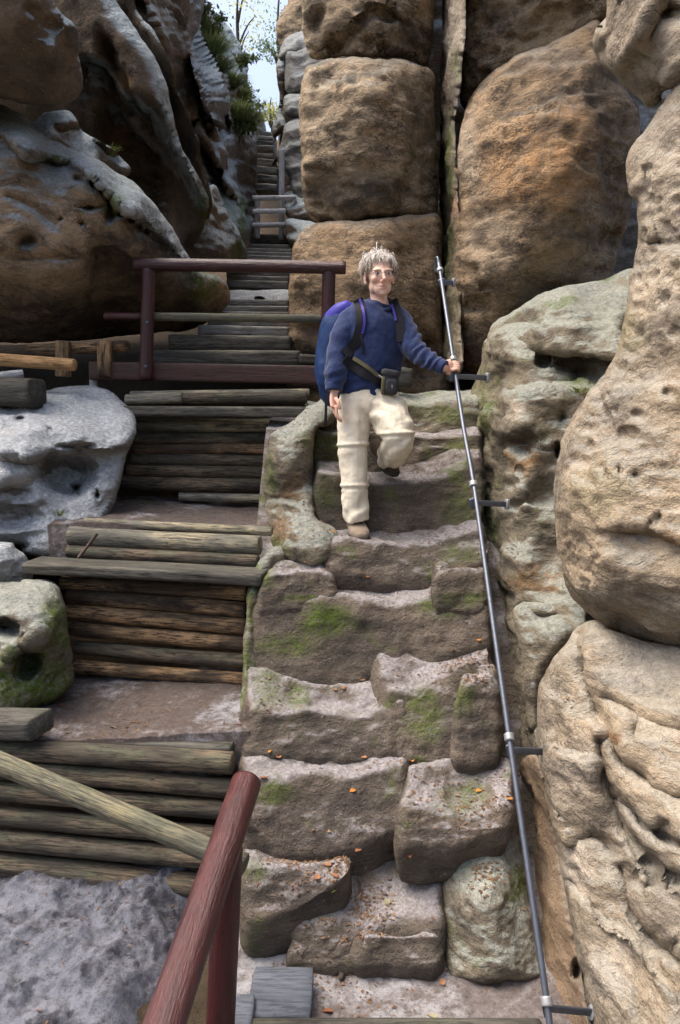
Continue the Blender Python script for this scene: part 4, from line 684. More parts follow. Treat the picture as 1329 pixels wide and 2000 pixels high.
# --- metal handrail along the stone steps
hr = empty('metal_handrail', tuple(at(1070, 1960, 2.45)), 'thin grey metal tube handrail held by the person, with brackets to the rock', 'handrail')
YH = lambda py: 1.0/(0.222+(py-718)*1.504e-4)
hp = [(1079,2050),(1068,1955),(1032,1700),(995,1440),(960,1190),(926,948),(905,830),(887,712),(872,610),(860,530),(857,512)]
tube('tube', [at(x, y, YH(y)) for x, y in hp], 0.0122, M_STEEL, hr, nr=14, n=120)
tube('hook', [at(857,512,YH(512)), at(855,503,YH(512)+0.02), at(851.5,506,YH(512)+0.05), at(851,520,YH(512)+0.06), at(851.5,532,YH(512)+0.06)], 0.009, M_STEEL, hr, nr=10, n=30)
hd = (at(860,530,YH(530))-at(1068,1955,YH(1955))); hd = Vector(hd).normalized()
for (x, y) in ((1068,1956),(995,1440),(925,946),(885.5,702),(860,528)):
    c = V3(x, y, YH(y)); cl = beam('collar', c-hd*0.016, c+hd*0.016, 0.021, 0.021, M_ZINC, hr, nr=18, rough=0.0, bev=0.006)
for (x0, y0, x1, y1, h) in ((1070,1969,1156,1977,8),(1000,1465,1062,1468,7),(927,982,990,985,5.5),(886,735,952,738,5),(866,551,886,552,4)):
    Yb = YH(y0); bk = pl('bracket', (x0,y0,Yb+0.01), (x1,y1,Yb+0.06), h, M_STEEL, hr, sq=0.005, e=10, rough=0.0, nr=20, bev=0.002)
    pl('rock_plate', (x1-2,y1,Yb+0.058), (x1+3,y1,Yb+0.064), h*1.9, M_ZINC, bk if False else hr, sq=0.016, e=6, rough=0.05, nr=16, bev=0.002)
    pl('clamp', (x0-8*2.4/Yb,y0-14*2.4/Yb,Yb+0.012), (x0,y0+18*2.4/Yb,Yb+0.012), 7, M_STEEL, hr, sq=0.005, e=6, rough=0.0, nr=14)

# --- far stair of planks and the pole fence on it
us = empty('plank_staircase', tuple(at(450, 712, 6.35)), 'long stair of grey planks climbing through the gorge behind the railing', 'staircase')
rows = [(687,713,303,588,6.42,M_OLD),(658,686,338,570,6.72,M_OLD),(640,658,394,569,7.05,M_STAIRW),(626,640,412,569,7.4,M_STAIRW),(612,626,416,568,7.8,M_STAIRW),(601,612,418,567,8.2,M_STAIRW),(589,601,424,566,8.6,M_STAIRW),
        (566,588,440,566,9.0,None),(552,566,447,566,9.5,M_STAIRW),(543,552,447,567,10.0,M_STAIRW),(534,543,446,568,10.5,M_STAIRW),(526,534,448,569,10.9,M_STAIRW),(518,526,450,570,11.3,M_STAIRW),(510,518,455,571,11.7,M_STAIRW),(503,510,462,572,12.1,M_STAIRW),(496,503,468,573,12.5,M_STAIRW),(489,496,474,574,12.9,M_STAIRW),(481,489,480,575,13.2,M_STAIRW),(462,481,488,578,13.5,M_OLD),
        (368,380,494,546,15.2,M_STAIRW),(350,364,496,546,16.0,M_STAIRW),(334,345,498,546,16.8,M_STAIRW),(318,330,500,540,17.6,M_STAIRW),(308,316,502,538,18.4,M_STAIRW),(291,301,503,538,19.4,M_STAIRW),(283,290,505,538,20.4,M_STAIRW),(273,281,508,538,21.6,M_STAIRW),(264,272,512,538,23.0,M_STAIRW)]
for k, (yt, yb, xl, xr, Yr, mt) in enumerate(rows):
    hh = (yb-yt)/2+1.0; yc = (yt+yb)/2+1.0; dpt = 0.17 if Yr < 14 else 0.3
    if mt is None:
        rock('stone_step', None, [(xl,yt+2),(xl+60,yt),(xr,yt+1),(xr+2,yb),(xr-50,yb+3),(xl-2,yb+2)], [(xl,yt,Yr),(xr,yt,Yr),(xl,yb,Yr-0.15)], M_BOULD, 0.5, 0.05, g=2, seed=61, wob=1, noise=(0.02,3), rough=(0.01,8), pits=[(509,584,10,4,0.15)], parent=us); continue
    pl('plank_step', (xl,yc-1.5,Yr+dpt), (xr,yc+1.0,Yr+dpt-0.03), hh, mt, us, sq=dpt, e=9, seed=100+k, rough=0.05 if Yr < 14 else 0.12, nr=28, bend=0.006 if Yr < 14 else 0.03)
pl('plank_step', (588,702,6.40), (632,705,6.38), 9, M_OLD, us, sq=0.12, e=9, seed=140, rough=0.05)
fs = empty('pole_fence', tuple(at(527, 465, 13.3)), 'ladder-like fence of silvery poles on the far stair', 'fence')
for (x0, y0, x1, y1, r, nm) in ((551,292,550,468,5.3,'post'),(503.5,388,503,466,5.3,'post'),(494,387,579,386,4.6,'rail'),(494,413,558,412,4.6,'rail'),(494,440,558,439,4.6,'rail')):
    yo = 13.2 if nm == 'rail' else 13.35
    beam(nm, V3(x0,y0,yo), V3(x1,y1,yo), r*13.3/F_PX, r*13.3/F_PX, M_SILVER, fs, seed=150+int(y0), rough=0.03)
tube('iron_stay', [at(556,288,14.2), at(545,304,14.6), at(534,322,15.0)], 0.03, M_IRON, fs, n=12, nr=8)
# --- stored timber in the hollow under the large boulder
tag(pl('fresh_log', (-60,698,5.62), (147,713,5.55), 12.5, M_FRESH, None, seed=160, taper=0.92, rough=0.03), 'bright peeled log lying in the hollow, left of the platform', 'log')
tag(pl('dark_log', (-80,690,6.15), (244,676,6.10), 11, M_LOGB, None, seed=161, rough=0.05, jag=0.1), 'dark splintered log in the shadow behind the bright log', 'log')
for k, xx_ in enumerate((124, 206)):
    tag(beam('short_post', V3(xx_,666,6.0), V3(xx_,736,6.0), 0.055, 0.05, M_LOGB, None, e=7, seed=162+k), ('short square post under the boulder, nearer the left edge', 'short square post under the boulder, nearer the platform')[k], 'post', 'short posts in the hollow')
tag(pl('old_stump', (-20,765,5.35), (74,768,5.30), 27, M_OLD, None, sq=0.12, e=5, seed=166, rough=0.1), 'blackened square stump above the pale bluish boulder', 'stump')
tag(pl('grey_billet', (2,734,5.35), (46,730,5.42), 8, M_SILVER, None, seed=167, rough=0.08), 'short weathered grey billet resting on the blackened stump', 'billet')
# --- boards at the foot of the stair
def flat_board(name, quad, th, mat, label, cat, z=0.07):
    P = []
    for x, y in quad:
        d = at(x, y, 1.0)-np.array([0, 0, CAM_Z]); P.append(np.array([0, 0, CAM_Z])+d*((z-CAM_Z)/d[2]))
    P = np.array(P); a, b = (P[0]+P[3])/2, (P[1]+P[2])/2
    return tag(beam(name, Vector(a)-Vector((0,0,th)), Vector(b)-Vector((0,0,th)), np.linalg.norm(P[0]-P[3])/2, th, mat, None, e=14, seed=len(label), rough=0.012, nr=40), label, cat)
flat_board('slate_board', [(494,1886),(610,1888),(612,1984),(484,1984)], 0.018, M_BLUE, 'bluish square board lying in the litter at the stair foot', 'board', 0.10)
flat_board('board_offcut', [(456,1940),(496,1940),(492,2030),(450,2030)], 0.02, M_BLUE, 'small bluish board offcut beside the near red post', 'board', 0.12)
flat_board('threshold_beam', [(455,1984),(1068,1984),(1075,2080),(440,2080)], 0.05, M_OLD, 'long dark threshold beam along the bottom edge', 'beam', 0.11)
# ------------------------------------------------------------------ the person
def ell(c, r, n=20, R=None):
    u = np.linspace(0, math.pi, n//2+1); v = np.linspace(0, 2*math.pi, n, endpoint=False)
    U, Vv = np.meshgrid(u, v, indexing='ij'); P = np.stack([np.sin(U)*np.cos(Vv), np.sin(U)*np.sin(Vv), np.cos(U)], -1)*np.array(r)
    P = P.reshape(-1, 3)
    if R is not None: P = P@np.array(R).T
    I = np.arange((n//2+1)*n).reshape(-1, n); F = np.stack([I[:-1], I[1:], np.roll(I, -1, 1)[1:], np.roll(I, -1, 1)[:-1]], -1).reshape(-1, 4)
    return P+np.array(c), F
def limb(ch, n=24, ref=(1, 0, 0), dens=6, cap=0.6):
    """lofted limb; ch = [(point, half width along ref, half depth), ...]"""
    C = np.array([np.concatenate([np.asarray(p, float), [a, b]]) for p, a, b in ch]); C = catmull(C, max(6, dens*len(ch)))
    P = C[:, :3]; T = np.gradient(P, axis=0); T /= np.linalg.norm(T, axis=1, keepdims=True)
    ref = np.array(ref, float); S = ref-(T@ref)[:, None]*T; S /= np.maximum(np.linalg.norm(S, axis=1, keepdims=True), 1e-6); B = np.cross(T, S)
    th = np.linspace(0, 2*math.pi, n, endpoint=False)
    k0 = np.array([0.02, 0.45, 0.75]); 
    V = (P[:, None]+np.abs(C[:, 3])[:, None, None]*np.cos(th)[None, :, None]*S[:, None]+np.abs(C[:, 4])[:, None, None]*np.sin(th)[None, :, None]*B[:, None])
    e0, e1 = P[0]-T[0]*C[0, 3:].mean()*cap, P[-1]+T[-1]*C[-1, 3:].mean()*cap
    V = V.reshape(-1, 3); m = len(P); I = np.arange(m*n).reshape(m, n)
    F = np.stack([I[:-1], np.roll(I, -1, 1)[:-1], np.roll(I, -1, 1)[1:], I[1:]], -1).reshape(-1, 4)
    k = len(V); V = np.concatenate([V, [e0, e1]])
    T3 = np.concatenate([np.stack([np.full(n, k), np.roll(I[0], -1), I[0], I[0]], 1), np.stack([np.full(n, k+1), I[-1], np.roll(I[-1], -1), np.roll(I[-1], -1)], 1)])
    return V, F, T3[:, :3]
def weld(pieces, voxel, smooth=2):
    """overlapping volumes -> one continuous surface"""
    Vs, Qs, Ts, k = [], [], [], 0
    for p in pieces:
        Vs.append(p[0]); Qs.append(p[1]+k)
        if len(p) > 2: Ts.append(p[2]+k)
        k += len(p[0])
    me = mesh_np('weld', np.concatenate(Vs), [np.concatenate(Qs)]+([np.concatenate(Ts)] if Ts else []))
    o = bpy.data.objects.new('weld', me); COL.objects.link(o)
    md = o.modifiers.new('r', 'REMESH'); md.mode = 'VOXEL'; md.voxel_size = voxel; md.adaptivity = 0
    if smooth: s = o.modifiers.new('s', 'SMOOTH'); s.factor = 0.5; s.iterations = smooth
    dg = bpy.context.evaluated_depsgraph_get(); ev = o.evaluated_get(dg).to_mesh()
    V = np.empty(len(ev.vertices)*3); ev.vertices.foreach_get('co', V); V = V.reshape(-1, 3)
    lp = np.empty(len(ev.loops), np.int32); ev.loops.foreach_get('vertex_index', lp)
    F = lp.reshape(-1, 4); o.evaluated_get(dg).to_mesh_clear(); bpy.data.objects.remove(o); bpy.data.meshes.remove(me)
    return V, F
def pix_of(V):
    rel = V-np.array([0, 0, CAM_Z]); zc = rel[:, 1]*CP-rel[:, 2]*SP; yc = rel[:, 1]*SP+rel[:, 2]*CP
    return W_PX/2+F_PX*rel[:, 0]/zc, H_PX/2-F_PX*yc/zc
k_ = 4.6/F_PX
def J(px, py, Y, a, b=None): return (at(px, py, Y), a*k_, (a if b is None else b)*k_)
# materials
def cloth_mat(name, c, c2, knit=0.0, rough=0.9, sheen=0.2, scale=320):
    m = NT(name); P = m.n('ShaderNodeNewGeometry').outputs['Position']
    n = m.noise(P, 14, 5, 0.6); f = m.noise(P, scale, 2, 0.5); 
    cc = m.mix(m.ramp(n, 0.3, 0.7), c, c2)
    cc = m.mix(m.math('MULTIPLY', m.ramp(f, 0.5, 0.68), 0.55 if knit else 0.12), cc, tuple(min(1, v*2.4+0.02) for v in c) if knit else c2)
    m.base(cc, rough, 0.15); m.b.inputs['Sheen Weight'].default_value = sheen
    b = m.bump(n, 0.25, 0.02); b = m.bump(f, 0.5 if knit else 0.15, 0.004 if knit else 0.001, b); m.l(b, m.b.inputs['Normal']); return m.m
M_SWEATER = cloth_mat('knitted_wool', (0.012, 0.022, 0.068), (0.016, 0.030, 0.090), 1.0)
M_TROUS = cloth_mat('beige_cotton', (0.68, 0.62, 0.49), (0.63, 0.57, 0.45), 0, 0.85, 0.1)
M_NYLON = cloth_mat('blue_nylon', (0.020, 0.045, 0.13), (0.016, 0.034, 0.10), 0, 0.5, 0.0)
M_PURP = cloth_mat('violet_nylon', (0.05, 0.045, 0.30), (0.04, 0.035, 0.24), 0, 0.5, 0.0)
M_BLACK = cloth_mat('black_webbing', (0.012, 0.012, 0.016), (0.018, 0.018, 0.022), 0, 0.7, 0.0)
M_OLIVE = cloth_mat('olive_webbing', (0.11, 0.10, 0.055), (0.09, 0.08, 0.045), 0, 0.8, 0.0)
M_POUCH = cloth_mat('dark_pouch_fabric', (0.035, 0.037, 0.042), (0.045, 0.046, 0.05), 0, 0.8, 0.0)
M_SHOE = cloth_mat('taupe_suede', (0.24, 0.19, 0.14), (0.18, 0.14, 0.105), 0, 0.85, 0.1)
M_SOLE = cloth_mat('rubber_sole', (0.035, 0.032, 0.03), (0.05, 0.045, 0.04), 0, 0.8, 0.0)
M_SHOED = cloth_mat('dark_rear_shoe', (0.07, 0.05, 0.035), (0.05, 0.036, 0.027), 0, 0.7, 0.0)  # same pair of shoes, the rear one in a darker tone
m = NT('skin'); sa = m.n('ShaderNodeAttribute'); sa.attribute_name = 'tint'; P_ = m.n('ShaderNodeNewGeometry').outputs['Position']
m.base(m.mix(m.math('MULTIPLY', m.noise(P_, 60, 4), 0.25), sa.outputs['Color'], (0.55, 0.26, 0.18)), 0.5, 0.35)
m.b.inputs['Subsurface Weight'].default_value = 0.12; m.b.inputs['Subsurface Radius'].default_value = (0.01, 0.004, 0.002)
m.l(m.bump(m.noise(P_, 260, 3), 0.15, 0.001), m.b.inputs['Normal']); M_SKIN = m.m
def plain(name, c, rough=0.5, spec=0.4, metal=0.0):
    m = NT(name); P = m.n('ShaderNodeNewGeometry').outputs['Position']
    m.base(m.mix(m.noise(P, 90, 3), c, tuple(v*0.8 for v in c)), rough, spec); m.b.inputs['Metallic'].default_value = metal; return m.m
M_EYE = plain('eye_white', (0.50, 0.44, 0.40), 0.25, 0.4); M_IRIS = plain('grey_iris', (0.06, 0.075, 0.09), 0.2, 0.5); M_TEETH = plain('teeth', (0.75, 0.68, 0.58), 0.3)
M_FRAME = plain('spectacle_metal', (0.10, 0.09, 0.09), 0.35, 0.5, 0.8)
m = NT('grey_hair'); ha = m.n('ShaderNodeAttribute'); ha.attribute_name = 'tint'; m.base(ha.outputs['Color'], 0.45, 0.4); M_HAIR = m.m
m = NT('spectacle_glass'); m.base((0.9, 0.92, 0.92), 0.03, 0.5); m.b.inputs['Transmission Weight'].default_value = 1.0; m.b.inputs['IOR'].default_value = 1.04; m.b.inputs['Alpha'].default_value = 0.07; M_GLASS = m.m

person = empty('person', tuple(at(715, 1050, 4.6)), 'person in blue sweater and beige trousers stepping down the stone stair', 'person')
# body skeleton
HS = 1.07                                           # head scale
head_o = at(749, 577, 4.56); ry = math.radians(11); tl = math.radians(-3)
Rh = np.array((Matrix.Rotation(ry, 3, 'Z') @ Matrix.Rotation(tl, 3, 'Y') @ Matrix.Rotation(math.radians(3), 3, 'X')))
def H(x, y, z): return head_o+Rh@(HS*np.array([x, y+0.075, z]))
def hell(c, r, n=22): return ell(H(*c), np.array(r)*HS, n, Rh)
def hl(*pts): return limb([(H(*p[:3]), p[3]*HS, (p[4] if len(p) > 4 else p[3])*HS) for p in pts], 14, (1, 0, 0), 4)
head = [hell((0, .018, .148), (.074, .093, .086)), hell((0, -.028, .105), (.063, .062, .078)), hell((0, -.050, .040), (.044, .042, .042)), hell((0, -.068, .018), (.024, .022, .020)),
        hl((0, -.088, .128, .007), (0, -.099, .100, .0085), (0, -.110, .078, .012)), hell((.012, -.098, .072), (.008, .010, .008)), hell((-.012, -.098, .072), (.008, .010, .008)),
        hell((.031, -.080, .131), (.026, .010, .008)), hell((-.031, -.080, .131), (.026, .010, .008)),
        hell((.038, -.062, .088), (.022, .022, .022)), hell((-.038, -.062, .088), (.022, .022, .022)),
        hell((0, -.0905, .051), (.024, .008, .005)), hell((0, -.089, .039), (.020, .008, .006)),
        hell((.040, -.010, .052), (.022, .040, .036)), hell((-.040, -.010, .052), (.022, .040, .036)),
        hell((.079, .012, .098), (.008, .020, .030)), hell((-.079, .012, .098), (.008, .020, .030)), hell((.078, .002, .074), (.007, .010, .010)), hell((-.078, .002, .074), (.007, .010, .010))]
neck = limb([(H(0, .020, .055), .055, .055), (H(0, .026, .0), .050, .052), (at(742, 596, 4.66), .053, .055), (at(738, 612, 4.67), .065, .06)], 24)
tor = [J(738,612,4.67,34,24), J(730,640,4.68,50,32), J(727,700,4.68,48,32), J(720,750,4.68,46,32), J(718,785,4.68,48,32)]
armR = [J(694,616,4.67,17), J(668,680,4.64,15), J(655,735,4.58,11), J(653,764,4.55,9,8)]
armL = [J(768,612,4.67,17), J(803,674,4.60,14), J(846,709,4.45,10), J(869,718,4.42,8.5)]
legR = [J(696,785,4.67,26), J(690,868,4.60,20), J(693,950,4.58,16), J(694,1024,4.56,12)]
legL = [J(742,785,4.67,26), J(782,856,4.47,20), J(768,890,4.70,15), J(756,908,4.88,12)]
# right hand, hanging and slightly curled
wr = at(653, 764, 4.55)
def fing(pts, r0, r1): 
    n = len(pts); return limb([(p, r0+(r1-r0)*i/(n-1), r0+(r1-r0)*i/(n-1)) for i, p in enumerate(pts)], 10, (0.3, 0.9, 0.2), 4)
handR = [limb([(wr, .026, .020), (at(652, 780, 4.53), .033, .017), (at(654, 797, 4.51), .036, .015)], 18, (0.55, 0.83, 0))]
for i, (ox, oy, ln) in enumerate(((.012, -.030, .92), (.006, -.011, 1.0), (-.002, .010, .95), (-.010, .029, .78))):
    b0 = at(655, 800, 4.51)+np.array([ox*0.6, oy, 0.004*abs(i-1)])
    handR.append(fing([b0+[0, 0, .02], b0+np.array([.004, -.004, -.030])*ln, b0+np.array([.018, -.006, -.056])*ln, b0+np.array([.034, -.004, -.070])*ln], .0098, .0076))
t0 = at(656, 778, 4.50)
handR.append(fing([t0+[.0, -.012, 0], t0+[.014, -.030, -.022], t0+[.020, -.036, -.046], t0+[.026, -.034, -.062]], .013, .0085))
# left hand closed round the handrail tube
rp = at(886, 718, YH(718)); rd = np.array(hd)
handL = [limb([(at(866, 717, 4.42), .026, .021), (rp+[-.050, -.045, .006], .034, .020), (rp+[-.018, -.034, .010], .040, .016)], 18, (0.1, 0.25, 1.0))]
for i in range(4):
    c = rp+rd*(0.030-0.0195*i)
    ln = (0.95, 1.0, 0.96, 0.82)[i]
    handL.append(fing([c+[-.022, -.036, .002], c+np.array([.008, -.030, .008])*1.0, c+np.array([.031, -.012, .004])*ln, c+np.array([.029, .014, -.002])*ln, c+np.array([.010, .026, -.004])*ln], .0102, .0078))
handL.append(fing([rp+[-.045, -.030, -.018], rp+[-.026, -.034, -.040], rp+[-.010, -.027, -.056], rp+[.004, -.020, -.066]], .0135, .0088))
V, F = weld(head+[neck]+[limb(c) for c in (tor, armR, armL, legR, legL)]+handR+handL, 0.0042, 2)
# eye sockets and mouth pressed into the face, skin tints
q = ((V-head_o)@Rh)/HS-np.array([0, .075, 0]); nrm = normals(V, F)
face = q[:, 1] < -.02
g3 = lambda c, s: np.exp(-(((q-np.array(c))/np.array(s))**2).sum(1))
dep = .0085*(g3((.031, -.088, .114), (.017, .03, .009))+g3((-.031, -.088, .114), (.017, .03, .009)))+.005*g3((0, -.094, .0452), (.024, .02, .0028))+.003*(g3((.026, -.085, .0455), (.006, .02, .004))+g3((-.026, -.085, .0455), (.006, .02, .004)))
V = V-nrm*(dep*face)[:, None]
T = np.tile(np.array([0.80, 0.55, 0.43, 1.0]), (len(V), 1))
def tint(wt, c): T[:, :3] = T[:, :3]*(1-wt[:, None])+np.array(c)*wt[:, None]
tint(0.55*np.clip(g3((.040, -.08, .082), (.022, .03, .018))+g3((-.040, -.08, .082), (.022, .03, .018))+g3((0, -.11, .078), (.014, .02, .014)), 0, 1), (0.66, 0.30, 0.22))
tint(0.85*np.clip(g3((0, -.092, .0455), (.021, .03, .0085)), 0, 1), (0.55, 0.20, 0.17))
tint(0.7*np.clip(g3((.031, -.085, .134), (.020, .03, .0035))+g3((-.031, -.085, .134), (.020, .03, .0035)), 0, 1), (0.34, 0.25, 0.17))
hnd = np.clip(sstep(.16, .05, np.linalg.norm(V-at(655, 800, 4.5), axis=1))+sstep(.14, .05, np.linalg.norm(V-rp, axis=1)), 0, 1); tint(0.5*hnd, (0.62, 0.30, 0.22))
solid('body', V, F, M_SKIN, person, True, None, {'tint': T})
for s in (-1, 1):
    e_ = ell(H(s*.031, -.0745, .1135), (.0118*HS,)*3, 16); eo = solid('eye', e_[0], e_[1], M_EYE, person)
    i_ = ell(H(s*.031+.0006, -.0835, .1135), (.0058*HS, .0034*HS, .0062*HS), 12, Rh); solid('iris', i_[0], i_[1], M_IRIS, eo)
te = ell(H(0, -.088, .0455), (.016*HS, .004*HS, .0032*HS), 14, Rh); solid('teeth', te[0], te[1], M_TEETH, person)
# glasses
gl = empty('glasses', tuple(H(0, -.112, .112)), 'thin rimmed metal glasses worn by the person', 'glasses')
for s in (-1, 1):
    th = np.linspace(0, 2*math.pi, 25); ring = [H(s*.033+.0245*math.cos(a)*1.0, -.104+.10*abs(.0245*math.cos(a)*0.25), .110+.0155*math.sin(a)) for a in th]
    r_ = tube('rim', ring, .0010, M_FRAME, gl, nr=6, n=40)
    ln = ell(H(s*.033, -.103, .110), (.024*HS, .0008, .015*HS), 20, Rh); solid('lens', ln[0], ln[1], M_GLASS, gl)
    tube('temple', [H(s*.057, -.102, .114), H(s*.074, -.085, .115), H(s*.082, -.02, .113), H(s*.084, .02, .106)], .0014, M_FRAME, gl, nr=6, n=20)
tube('bridge', [H(-.009, -.105, .113), H(0, -.109, .116), H(.009, -.105, .113)], .0012, M_FRAME, gl, nr=6, n=10)
# hair: a cap plus strands that fall from the crown
rs = np.random.RandomState(5)
cap = [hell((0, .024, .156), (.083, .096, .089), 30)]
Vc, Fc = weld(cap, .005, 1); qc = ((Vc-head_o)@Rh)/HS-np.array([0, .075, 0])
line = np.where(np.abs(qc[:, 0]) < .062, .192-.010*np.abs(qc[:, 0])/.06, .130); keepv = (qc[:, 2] > np.where(qc[:, 1] < -.015, line, np.where(qc[:, 1] < .03, .118, .075)))
Fc = Fc[keepv[Fc].all(1)]
Vs, Fs_, Cs = [Vc], [Fc], [np.tile([0.40, 0.36, 0.31, 1], (len(Vc), 1))]; kk = len(Vc)
for i in range(1500):
    a = rs.uniform(0, 2*math.pi); z = rs.uniform(-0.30, 1.0) if i % 3 else rs.uniform(0.25, 0.75); r0 = math.sqrt(max(0, 1-z*z)); d = np.array([r0*math.cos(a), r0*math.sin(a), z])
    if d[1] < -0.30 and d[2] < (0.52 if abs(d[0]) < 0.62 else 0.10): continue
    if abs(d[1]+0.1) < 0.35 and d[2] < -0.1: continue
    root = np.array([0, .024, .156])+d*np.array([.080, .093, .086])
    crown = np.array([0.15, 0.35, 1.0]); fall = d-crown*0.55; fall = fall-d*(fall@d); fall /= max(np.linalg.norm(fall), 1e-6); fall += rs.normal(0, .28, 3); fall[2] -= 0.25
    L = rs.uniform(.028, .052)*(0.8 if d[1] < -0.3 else 1.0); lift = rs.uniform(.10, .34)
    if d[2] > 0.90 and rs.rand() < 0.14: fall = np.array([rs.uniform(-.2, .9), rs.uniform(-.5, .2), 1.4]); lift = 0.5; L *= 0.75
    p0 = root; p1 = root+fall*L*0.5+d*L*lift; p2 = root+fall*L+d*L*lift*0.35+np.array([0, 0, -.008])
    w0 = rs.uniform(.0018, .0034); sd = np.cross(d, fall); sd /= max(np.linalg.norm(sd), 1e-6)
    pts = [p0-sd*w0, p0+sd*w0, p1+sd*w0*0.9+d*.001, p1-sd*w0*0.9+d*.001, p2+sd*w0*.15, p2-sd*w0*.15, p0+d*.002, p1+d*w0*1.2, p2]
    Vs.append(np.array([H(*p) for p in pts])); Fs_.append(np.array([[0, 6, 7, 3], [6, 1, 2, 7], [3, 7, 8, 5], [7, 2, 4, 8], [1, 0, 3, 2], [2, 3, 5, 4]])+kk); kk += 9
    g_ = rs.uniform(0.75, 1.25); top = np.clip(d[2]*1.2, 0, 1); c = np.array([0.42, 0.33, 0.23])*(1-top)+np.array([0.62, 0.58, 0.54])*top; Cs.append(np.tile([*(c*g_), 1], (9, 1)))
solid('hair', np.concatenate(Vs), np.concatenate(Fs_), M_HAIR, person, True, None, {'tint': np.concatenate(Cs)})
# sweater
sw = [limb([J(714,772,4.66,51,36), J(716,752,4.66,55,40), J(722,722,4.66,58,43), J(728,690,4.66,60,43), J(730,650,4.66,61,42), J(732,624,4.66,59,38), J(735,608,4.66,48,30), J(739,597,4.66,31,22), J(741,590,4.655,21,20)], 40),
      limb([J(697,614,4.67,22), J(684,632,4.66,25), J(672,660,4.64,26), J(663,690,4.62,25), J(657,718,4.58,23), J(654,742,4.56,20), J(653,757,4.55,16)], 28),
      limb([J(768,610,4.67,21), J(782,634,4.65,24), J(796,662,4.61,24), J(812,686,4.55,21), J(832,700,4.49,18), J(850,710,4.45,16), J(864,716,4.425,13)], 28)]
V, F = weld(sw, 0.0075, 3); N = normals(V, F); px, py = pix_of(V)
h = .010*fbm(V*np.array([9, 9, 7]), 3)+.006*fbm(V*np.array([22, 22, 14])+5, 3)
# creases: across the waist, radiating from the armpits and gathered at the elbow of the raised arm
h += .004*np.sin(py*0.30+px*0.10+3*fbm(V*6, 2))*sstep(705, 740, py)*(1-sstep(788, 800, px))
h += .006*np.sin((px-800)*0.28+(py-690)*0.30+4*fbm(V*9, 2))*sstep(795, 818, px)
h += .003*np.sin((py-600)*0.16+3*fbm(V*7, 2))*(1-sstep(664, 678, px))
V = V+N*h[:, None]
keep = ~((py < 603) & (np.hypot((px-742)/24, (py-588)/20) < 1))
SW_V, SW_F = V, F
so_ = solid('sweater', V, F, M_SWEATER, person)
tube('collar', [at(742+27*math.cos(a)*0.98, 590+13*math.sin(a)+4, 4.655-0.075*math.sin(a)) for a in np.linspace(0, 2*math.pi, 21)], .011, M_SWEATER, so_, nr=10, n=50)
for (c, d_, r_) in ((at(653,755,4.55), Vector(at(653,764,4.55)-at(654,742,4.56)), .051), (at(863,715.5,4.427), Vector(at(869,718,4.42)-at(850,710,4.45)), .041)):
    d_.normalize(); c = Vector(c); beam('cuff', c-d_*.02, c+d_*.024, r_, r_, M_SWEATER, so_, nr=24, rough=0.05, bev=0.01)
# trousers
tr = [limb([J(717,752,4.66,50,34), J(718,775,4.66,54,38), J(718,795,4.66,54,39), J(718,808,4.66,44,34)], 36),
      limb([J(694,785,4.66,33,36), J(690,815,4.64,32,34), J(689,845,4.62,30,31), J(689,872,4.60,28.5,29), J(691,900,4.59,27,28), J(692,940,4.58,26,27), J(694,985,4.57,25,27), J(696,1008,4.56,25,28), J(697,1016,4.56,24,27)], 32, cap=0.05),
      limb([J(744,785,4.66,36,38), J(757,806,4.60,37,38), J(768,828,4.53,35,37), J(777,846,4.48,31,32), J(780,862,4.48,28,28), J(773,876,4.58,28,29), J(766,887,4.70,26,28), J(761,895,4.79,24,27)], 32, cap=0.05)]
V, F = weld(tr, 0.007, 3); N = normals(V, F); px, py = pix_of(V)
h = .010*fbm(V*np.array([10, 10, 6]), 3)+.006*fbm(V*np.array([14, 14, 9])+3, 3, ridge=True)
lR = px < 724
h += .005*np.sin((py-950)*0.13+(px-690)*0.16+4*fbm(V*8, 2))*lR*sstep(945, 975, py)
h += .003*np.sin((px-690)*0.22+2.0*fbm(V*5, 2))*lR*sstep(770, 800, py)*(1-sstep(850, 870, py))
h += .006*np.sin((px-745)*0.13-(py-800)*0.22+3.5*fbm(V*7, 2))*(~lR)*(1-sstep(835, 850, py))
h += .006*np.sin((px-770)*0.18+(py-880)*0.16+4*fbm(V*8, 2))*(~lR)*sstep(850, 862, py)
band = np.exp(-((py-868+0.05*(px-690))/3.2)**2)*lR+np.exp(-((py-948)/3.2)**2)*lR+np.exp(-((py-846+0.03*(px-770))/3.5)**2)*(~lR)
h += .008*band-0.005*np.exp(-((py-874)/3)**2)*lR-0.005*np.exp(-((py-954)/3)**2)*lR-0.005*np.exp(-((py-852)/3)**2)*(~lR)
V = V+N*h[:, None]; TR_V, TR_F = V, F
solid('trousers', V, F, M_TROUS, person)
